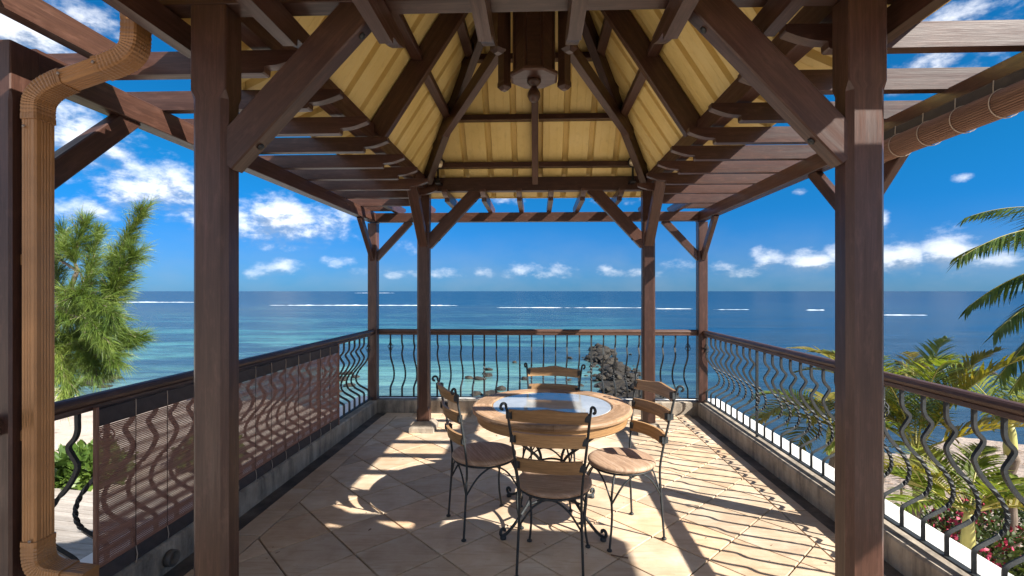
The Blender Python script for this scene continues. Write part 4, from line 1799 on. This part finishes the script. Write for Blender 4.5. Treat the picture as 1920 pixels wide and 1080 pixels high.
jet = thing('rock_jetty', 'line of dark piled rocks running out into the shallow water', 'jetty', (4.9, 34, SEA))
for i in range(300):
    t = random.random() ** 1.15
    yy = 22.6 + 24 * t
    w = 2.3 - 1.5 * t
    xc = 4.9 + .75 * t + .35 * math.sin(yy * .6)
    q = max(-1.15, min(1.15, random.gauss(0, .55)))
    s = random.choice((.09, .11, .13, .16, .20, .27)) * random.uniform(.8, 1.2) * (1 + .6 * t) * (1 - .25 * abs(q))
    rock(xc + q * w, yy, SEA + max(0, 1 - abs(q)) * (.62 - .3 * t) * random.uniform(.2, 1.0) - .03, s, jet)
V, F = [], []
for i in range(41):
    t = i / 40
    yy = 22.4 + 24.4 * t
    xc = 4.9 + .75 * t + .35 * math.sin(yy * .6)
    for j in range(15):
        q = (j / 14 - .5) * 2
        w = (2.2 - 1.5 * t) * min(1, 8 * (1 - t)) * (1 + .25 * mnoise.noise(Vector((yy * .5, q, 1))))
        hgt = (.42 - .22 * t) * (1 - abs(q) ** 1.6) * (.75 + .9 * mnoise.noise(Vector((xc + q * w, yy, 0)) * 1.7)) - .10
        V.append((xc + q * w, yy + .3 * mnoise.noise(Vector((q * 2, yy, 7))), SEA + hgt))
for i in range(40):
    for j in range(14):
        F.append((i * 15 + j, i * 15 + j + 1, i * 15 + j + 16, i * 15 + j + 15))
raw_mesh('rubble_bed', V, F, 'rock', jet, smooth=True)
boulders = [((742, 714), .5, 'low dark boulder in the shallows seen past the left rear post'),
            ]
spots = [(895, 738, .34), (925, 740, .46), (938, 729, .34), (915, 704, .30), (900, 710, .32), (880, 708, .26), (916, 693, .28), (910, 700, .2), (985, 710, .30), (965, 679, .22), (1068, 671, .25), (1066, 712, .2),
         (1140, 662, .42), (1182, 664, .16), (650, 700, .35), (668, 706, .3), (640, 712, .35), (655, 722, .3), (628, 733, .4), (184, 716, .75), (206, 708, .65), (172, 720, .5), (196, 724, .35), (1725, 694, .7), (1742, 690, .5), (1700, 700, .5), (1690, 682, .4), (1760, 697, .4), (1850, 700, .5)]
blabels = ['dark boulder washed by the shallows behind the table, left of the other', 'larger dark boulder in the shallows behind the table', 'rock behind the table standing farther out', 'flat rock off the shore behind the rear railing',
           'brown rock among the cluster behind the railing', 'left end rock of the cluster behind the railing', 'outermost rock beyond the cluster behind the railing', 'tiny rock at the cluster behind the railing', 'lone dark rock left of the back chair',
           'small rock awash farther out over the back chair', 'small rock awash left of the jetty tip', 'small rock beside the back chair', 'round boulder just off the right side of the jetty', 'tiny rock awash right of the jetty',
           'stone on the shore behind the left railing, uppermost', 'stone on the shore behind the left railing, nearest the post', 'stone on the shore behind the left railing, beside the blind', 'stone on the shore behind the left railing, lower one',
           'stone on the shore behind the left railing, lowest', 'dark boulder on the beach under the casuarina', 'flat dark boulder at the water edge right of the casuarina', 'small boulder under the drooping needles', 'pebble sized rock before the casuarina boulders',
           'black rock at the waterline beyond the right railing, middle', 'black rock at the waterline beyond the right railing, farther right', 'black rock at the waterline beyond the right railing, left', 'black rock awash above the right handrail',
           'black rock at the waterline at the edge of the palm fronds', 'black rock half hidden by the right palm fronds']
for (u, v, s), lab in zip(spots, blabels):
    d = ray(u, v)
    t = (SEA + .05 - EYE) / d[2]
    o = rock(d[0] * t, d[1] * t, SEA + .02, s, None, 'boulder')
    o.scale.z *= .75
    tag(o, lab, 'boulder', 'boulders along the shore')

# weathered boardwalk below, left
bw = tag(bpy.data.objects.new('boardwalk', None), 'bleached plank boardwalk on the sand at lower left', 'boardwalk', None, 'structure')
col.objects.link(bw)
bw.location = (-8.5, 8.4, GZ + .1)
for i in range(24):
    y0 = 6.6 + i * .155
    MB().box(-12.5 + random.uniform(-.05, .05), -5.0 + random.uniform(-.05, .05), y0, y0 + .146, GZ + .11, GZ + .14 + random.uniform(-.004, .004)).build('plank', 'deck', bw)
bw.rotation_euler = (0, 0, R(-9))


# ---------------- plants
def ribbon(base, dirs, length, width, droop, segs=3, fold=0.0):
    """arrays of tapering leaf blades; returns V, F"""
    n = len(base)
    d = dirs / np.linalg.norm(dirs, axis=1, keepdims=True)
    side = np.cross(d, np.array([0, 0, 1.0]))
    nr = np.linalg.norm(side, axis=1, keepdims=True)
    side = np.where(nr > 1e-3, side / np.maximum(nr, 1e-6), np.array([[1.0, 0, 0]]))
    rnd = rng.uniform(-1, 1, (n, 1)) * fold
    upv = np.cross(side, d)
    side = side * np.cos(rnd) + upv * np.sin(rnd)
    V, idx = [], []
    p = base.copy()
    cur = d.copy()
    L = np.asarray(length).reshape(-1, 1) / segs
    W = np.asarray(width).reshape(-1, 1)
    dr = np.asarray(droop).reshape(-1, 1)
    prof = [0.55, 1.0, .72, .0] if segs == 3 else ([.8, .9, 0] if segs == 2 else [1.0, 0])
    for s in range(segs + 1):
        w = W * prof[s] / 2
        V.append(p - side * w)
        V.append(p + side * w)
        p = p + cur * L
        cur = cur + np.array([0, 0, -1.0]) * dr
        cur /= np.linalg.norm(cur, axis=1, keepdims=True)
    V = np.stack(V, 1)
    m = 2 * (segs + 1)
    off = np.arange(n) * m
    F = []
    for s in range(segs):
        F.append(np.stack([off + 2 * s, off + 2 * s + 1, off + 2 * s + 3, off + 2 * s + 2], 1))
    return V.reshape(-1, 3), np.concatenate(F)


def cat(parts):
    V, F, o = [], [], 0
    for v, f in parts:
        V.append(v)
        F.append(f + o)
        o += len(v)
    return np.concatenate(V), np.concatenate(F)


def frond(parent, base, az, elev, length, droop, leaf_len, mat, pairs=42, leafdroop=.24, width=.036, vee=.5, twist=0.0, name='frond'):
    """pinnate palm leaf: rachis tube (sub-part) and leaflets"""
    n = 26
    p = Vector(base)
    d = Vector((math.sin(az) * math.cos(elev), math.cos(az) * math.cos(elev), math.sin(elev)))
    pts, dirs = [], []
    for i in range(n):
        pts.append(p.copy())
        dirs.append(d.copy())
        p = p + d * (length / (n - 1))
        d = (d + Vector((0, 0, -1)) * droop * (.4 + 1.2 * i / n) / n * 2).normalized()
    B, D, Ln = [], [], []
    for i in range(pairs):
        f = .16 + .84 * i / (pairs - 1)
        q = f * (n - 1)
        a = int(min(q, n - 2))
        w = q - a
        pos = pts[a].lerp(pts[a + 1], w)
        dd = dirs[a].lerp(dirs[a + 1], w).normalized()
        sd = dd.cross(Vector((0, 0, 1)))
        if sd.length < 1e-3:
            sd = Vector((1, 0, 0))
        sd.normalize()
        up = sd.cross(dd)
        if twist:
            ct, st = math.cos(twist), math.sin(twist)
            sd, up = sd * ct + up * st, up * ct - sd * st
        prof = math.sin(math.pi * (.18 + .80 * f)) ** .7 * (1 - .35 * f)
        for s in (-1, 1):
            v = dd * (.55 + .75 * f) + sd * s * (1.15 - .45 * f) + up * vee * random.uniform(.6, 1.1)
            B.append(pos)
            D.append(v.normalized() + Vector((random.uniform(-.06, .06), random.uniform(-.06, .06), random.uniform(-.06, .06))))
            Ln.append(leaf_len * max(.25, prof) * random.uniform(.85, 1.1))
    B, D, Ln = np.array(B), np.array([tuple(x) for x in D]), np.array(Ln)
    V, F = ribbon(B, D, Ln, np.full(len(B), width), np.full(len(B), leafdroop) * rng.uniform(.7, 1.3, len(B)), 3, .5)
    o = raw_mesh(name, V, F, mat, parent)
    r0 = .013
    MB().tube(pts, r0, 5, scale=[1.2 - 1.0 * i / n for i in range(n)]).build('rachis', 'rachis', o)
    return o


def palm(label, x, y, z_crown, trunk_r, fronds, mat, shaft=True, group=None, name='palm_tree'):
    t = thing(name, label, 'palm', (x, y, GZ), group)
    ht = z_crown - GZ
    zt = GZ - .1
    pts = [(x + .04 * math.sin(i * 1.1), y + .03 * math.cos(i * 1.7), zt + (ht - .45 + .1) * i / 14) for i in range(15)]
    sc = [1.25 - .25 * min(1, i / 4) + (.05 if i % 2 else 0) for i in range(15)]
    MB().tube(pts, trunk_r, 10, scale=sc, up=(0, 1, 0)).build('trunk', 'bark', t)
    if shaft:
        sp = [(x, y, z_crown - .52), (x, y, z_crown - .40), (x, y, z_crown - .15), (x, y, z_crown + .02)]
        MB().tube(sp, trunk_r * 1.1, 10, scale=[1.0, 1.15, .95, .55], up=(0, 1, 0)).build('crownshaft', 'crownshaft', t)
    for f in fronds:
        kw = dict(az=f[0], elev=f[1], length=f[2], droop=f[3], leaf_len=f[4])
        mt = f[5] if len(f) > 5 and f[5] else mat
        frond(t, (x + .03 * math.sin(f[0]), y + .03 * math.cos(f[0]), z_crown), mat=mt, **kw)
    return t


# tall coconut palm standing outside the right edge, its fronds reach into view
t = thing('coconut_palm', 'coconut palm at the right edge whose long fronds hang into view', 'palm', (8.35, 6.3, GZ))
cz = 1.95
MB().tube([(8.35 + .2 * math.sin(i * .3), 6.3 + .05 * i / 10, GZ - .1 + (cz - GZ) * i / 12) for i in range(13)], .11, 12, scale=[1.3 - .035 * i + (.04 if i % 2 else 0) for i in range(13)], up=(0, 1, 0)).build('trunk', 'bark', t)
CF = [(-1.55, .42, 2.95, .65, .85), (-1.35, .62, 2.55, .60, .8), (-1.57, -.10, 2.65, .45, .85), (-1.50, -.33, 2.75, .50, .9), (-1.42, -.50, 2.6, .45, .85), (-1.30, .10, 2.5, .6, .8), (-1.72, -.28, 2.5, .55, .85),
      (-2.2, .4, 2.3, .7, .6), (-.7, .5, 2.4, .7, .6), (0.0, .7, 2.4, .7, .6), (.8, .4, 2.4, .7, .6), (1.6, .7, 2.4, .7, .6), (2.4, .4, 2.3, .7, .6), (3.1, .6, 2.3, .7, .6), (-1.0, 1.2, 2.2, .5, .5)]
for f in CF:
    frond(t, (8.25, 6.35, cz), f[0], f[1], f[2], f[3], f[4], 'palm_dark', pairs=92, leafdroop=.10, width=.025, vee=-.55)


def star(n, elev, ln, droop, leaf, seed, mats=None):
    r = random.Random(seed)
    out = []
    for i in range(n):
        a = 2 * math.pi * i / n + r.uniform(-.25, .25)
        out.append((a, elev + r.uniform(-.3, .35), ln * r.uniform(.85, 1.12), droop * r.uniform(.8, 1.25), leaf, r.choice(mats) if mats else None))
    return out


GP = 'young palms beside the terrace'
palm('young palm with a green crownshaft standing right of the front post', 5.45, 7.10, -.80, .080, star(11, .95, 2.0, .80, .62, 3, ['palm', 'palm', 'palm_dry']), 'palm', group=GP)
palm('small palm with a yellow green stem rising from the bougainvillea', 5.35, 6.15, -1.25, .060, star(9, .60, 1.45, .70, .52, 5, ['palm', 'palm_dry']), 'palm', group=GP)
palm('yellowing palm seen through the right railing left of the front post', 5.15, 8.6, -.85, .07, star(12, .55, 1.9, 1.0, .58, 9, ['palm', 'palm_dry', 'palm_dry']), 'palm', group=GP)
palm('leafy palm farthest right beyond the bougainvillea', 8.0, 8.4, -.75, .075, star(11, .7, 2.1, .85, .62, 12, ['palm', 'palm']), 'palm', group=GP)
palm('palm behind the others near the beach at right', 7.4, 10.6, -.85, .07, star(10, .7, 1.9, .8, .6, 15, ['palm', 'palm', 'palm_dry']), 'palm', group=GP)


def spiky(name, label, cat_, x, y, z, n, length, width, mat, spread=.7, droop=.08, kind=None):
    t = thing(name, label, cat_, (x, y, z))
    a = rng.uniform(0, 2 * math.pi, n)
    e = np.clip(rng.normal(.95, spread * .45, n), .15, 1.5)
    D = np.stack([np.cos(a) * np.cos(e), np.sin(a) * np.cos(e), np.sin(e)], 1)
    B = np.array([[x, y, z]]) + D * .03
    for i in range(n):
        V, F = ribbon(B[i:i + 1], D[i:i + 1], [length * rng.uniform(.7, 1.1)], [width], [droop], 3, .3)
        raw_mesh('leaf', V, F, mat, t)
    return t


yy2 = spiky('yucca_plant', 'small yellow green sword leaved plant behind the seaward railing', 'plant', .66, 7.2, -1.05, 13, .95, .05, 'spike', .5, .03)
MB().tube([(.66, 7.2, GZ - .05), (.665, 7.2, -2.0), (.66, 7.2, -1.02)], .05, 8, up=(0, 1, 0)).build('trunk', 'bark', yy2)
spiky('yucca_plant', 'low yellow green plant right of the smaller yucca', 'plant', 1.22, 7.3, -1.15, 14, .55, .05, 'spike', .9, .05)
MB().tube([(1.22, 7.3, GZ - .05), (1.225, 7.3, -2.1), (1.22, 7.3, -1.12)], .045, 8, up=(0, 1, 0)).build('trunk', 'bark', [o for o in col.objects if o.name.startswith('yucca_plant')][-1])


def leafy_bush(name, label, cat_, cx, cy, cz, rx_, ry_, rz2, n, size, mat, nflow=0, group=None):
    t = thing(name, label, cat_, (cx, cy, cz), group)
    u = rng.normal(size=(n, 3))
    u /= np.linalg.norm(u, axis=1, keepdims=True)
    u[:, 2] = np.abs(u[:, 2])
    rad = rng.uniform(.45, 1.0, (n, 1)) ** .5
    lump = np.array([1 + .35 * mnoise.noise(Vector(q) * 2.2 + Vector((cx, cy, 0))) for q in u]).reshape(-1, 1)
    B = np.array([[cx, cy, cz]]) + u * rad * lump * np.array([[rx_, ry_, rz2]])
    D = u + rng.normal(0, .7, (n, 3)) + np.array([[0, 0, .25]])
    V, F = ribbon(B, D, size * rng.uniform(.7, 1.3, n), size * rng.uniform(.45, .7, n), np.full(n, .2), 2, 1.2)
    raw_mesh('foliage', V, F, mat, t)
    if nflow:
        q = rng.integers(0, n, nflow * 3)
        q = q[(rad[q, 0] > .86)][:nflow]
        # bracts cluster
        B2 = B[q] + rng.normal(0, .02, (len(q), 3)) + u[q] * .03
        keep = np.array([mnoise.noise(Vector(p) * 1.6) > .02 for p in B2])
        B2 = np.repeat(B2[keep], 3, 0) + rng.normal(0, .02, (3 * keep.sum(), 3))
        V, F = ribbon(B2, rng.normal(size=(len(B2), 3)) + np.array([[0, 0, .6]]), size * .8 * rng.uniform(.7, 1.2, len(B2)), size * .7 * np.ones(len(B2)), np.full(len(B2), .1), 2, 1.5)
        tag(raw_mesh('flower_bracts', V, F, 'bract', t), kind='stuff')
    for i in range(7):
        a = 2 * math.pi * i / 7
        MB().tube([(cx, cy, cz - .05), (cx + .35 * rx_ * math.cos(a), cy + .35 * ry_ * math.sin(a), cz + rz2 * .5), (cx + .6 * rx_ * math.cos(a), cy + .6 * ry_ * math.sin(a), cz + rz2 * .8)], .012, 5).build('stem', 'bark', t)
    return t


bl_ = [(5.75, 7.25, 1.1, .9, 1.05, 'bougainvillea bush with red bracts round the foot of the yellow green palm'), (7.0, 8.2, 1.3, 1.1, 1.0, 'bougainvillea bush with red bracts at the middle of the garden bed'),
       (6.1, 9.3, 1.1, .9, .75, 'straggling bougainvillea bush behind the green stemmed palm'), (8.3, 8.9, 1.3, 1.1, .95, 'bougainvillea bush with dense bracts at the right edge'), (4.9, 6.0, .9, .9, .9, 'bougainvillea bush close against the terrace wall')]
for (x, y, a, b, c, lab) in bl_:
    leafy_bush('bougainvillea', lab, 'shrub', x, y, GZ, a, b, c, 2600, .085, 'bush', 420, 'bougainvillea bushes in the garden')
leafy_bush('beach_shrub', 'round green beach shrub seen left of the blind', 'shrub', -11.2, 11.55, GZ, .85, .8, .85, 1700, .22, 'shrub')
leafy_bush('beach_shrub', 'green beach shrub hidden behind the blind', 'shrub', -9.2, 13.2, GZ - .05, .8, .8, .7, 1200, .20, 'shrub')

_litter()
# dry litter on the garden sand
n = 1400
B = np.stack([rng.uniform(4, 16, n), rng.uniform(6, 17, n), np.zeros(n)], 1)
B[:, 2] = [ground_z(p[0], p[1]) + .012 for p in B]
D = rng.normal(size=(n, 3)) * np.array([[1, 1, .12]])
V, F = ribbon(B, D, rng.uniform(.08, .32, n), rng.uniform(.015, .05, n), np.full(n, .02), 2, .6)
tag(raw_mesh('leaf_litter', V, F, 'dry'), 'dry leaf litter scattered over the garden sand', 'leaf litter', kind='stuff')


# ---------------- casuarina on the left
def at_px(u, v, y):
    d = ray(u, v)
    t = y / d[1]
    return Vector((d[0] * t, y, EYE + d[2] * t))


cas = thing('casuarina_tree', 'feathery green casuarina tree leaning in from the left', 'tree', (-11.0, 9.7, GZ))
tr_pts = [(-11.0, 9.7, GZ - .1), (-10.8, 9.6, -1.8), (-10.2, 9.5, -.3), (-9.6, 9.3, .9), (-9.0, 9.1, 1.9)]
MB().tube(catmull(tr_pts, 5), .11, 10, scale=[1.2 - .9 * i / 20 for i in range(21)], up=(0, 1, 0)).build('trunk', 'bark', cas)
limbs = []


def limb(pts, r=.03):
    path = catmull(pts, 6)
    MB().tube(path, r, 6, scale=[1.0 - .8 * i / (len(path) - 1) for i in range(len(path))]).build('branch', 'bark', cas)
    limbs.append(path)


T0, T1, T2, T3 = Vector((-10.8, 9.6, -1.8)), Vector((-10.2, 9.5, -.3)), Vector((-9.6, 9.3, .9)), Vector((-9.0, 9.1, 1.9))
limb([T2, at_px(190, 560, 9.0), at_px(215, 505, 8.9), at_px(232, 460, 8.8), at_px(264, 402, 8.8)])
limb([T3, at_px(140, 480, 9.1), at_px(158, 425, 9.1)])
limb([T2, at_px(150, 555, 9.2), at_px(170, 500, 9.3), at_px(182, 440, 9.4)])
limb([T2, at_px(105, 500, 9.6), at_px(118, 440, 9.8)])
limb([T2, at_px(160, 590, 8.8), at_px(205, 560, 8.6), at_px(220, 520, 8.5), at_px(248, 482, 8.5)])
limb([T1, at_px(150, 620, 8.9), at_px(200, 610, 8.7), at_px(228, 625, 8.6)])
limb([T1, at_px(140, 640, 9.0), at_px(190, 655, 8.8), at_px(252, 640, 8.7)])
limb([T1, at_px(130, 640, 8.7), at_px(180, 650, 8.4), at_px(212, 672, 8.2)])
limb([T1, at_px(120, 640, 8.6), at_px(160, 660, 8.3), at_px(180, 690, 8.2)])
limb([T1, at_px(100, 650, 8.4), at_px(120, 690, 8.1), at_px(125, 730, 8.0)])
limb([T2, at_px(130, 560, 8.6), at_px(165, 560, 8.2), at_px(205, 590, 8.0)])
limb([T2, at_px(120, 590, 8.4), at_px(160, 600, 8.0), at_px(190, 630, 7.9)])
limb([T2, at_px(60, 560, 9.4), at_px(10, 520, 9.8), at_px(-60, 480, 10.2)])
limb([T1, at_px(50, 640, 9.0), at_px(0, 650, 9.0), at_px(-60, 680, 9.0)])
limb([T3, at_px(90, 470, 9.4), at_px(60, 420, 9.8)])
limb([T2, Vector((-10.3, 10.2, 1.3)), Vector((-11.0, 11.0, 1.4)), Vector((-11.4, 11.6, 1.2))])
limb([T1, Vector((-10.4, 10.2, -.2)), Vector((-10.9, 11.0, -.2)), Vector((-11.2, 11.6, -.5))])
parts = []
for path in limbs:
    n = len(path)
    # twigs leave the limb, needles leave the twigs
    for i in range(3, n):
        f = i / (n - 1)
        d0 = (path[min(i + 1, n - 1)] - path[i - 1]).normalized()
        for k in range(6):
            tw = (d0 * random.uniform(.6, 1.3) + Vector((random.gauss(0, .36), random.gauss(0, .42), random.gauss(0, .34) + .10))).normalized()
            L = random.uniform(.18, .52) * (1.1 - .5 * f)
            B0 = path[i]
            if random.random() < .5:
                MB().tube([B0, B0 + tw * L * .6 + Vector((0, 0, -.01)), B0 + tw * L + Vector((0, 0, -.05))], .0055, 4).build('twig', 'bark', cas)
            nn = int(50 - 22 * f)
            ts = rng.uniform(0, 1, nn)
            B = np.array([tuple(path[i])]) + np.outer(ts * L, np.array(tw)) + np.outer(ts ** 2, [0, 0, -.05])
            D = np.array([tuple(tw)]) * 1.0 + rng.normal(0, .30, (nn, 3)) + np.array([[0, 0, -.16]])
            parts.append(ribbon(B, D, rng.uniform(.15, .36, nn), np.full(nn, .0066), rng.uniform(.15, .6, nn), 2, 1.5))
V, F = cat(parts)
o = raw_mesh('needle_foliage', V, F, 'needle', cas)
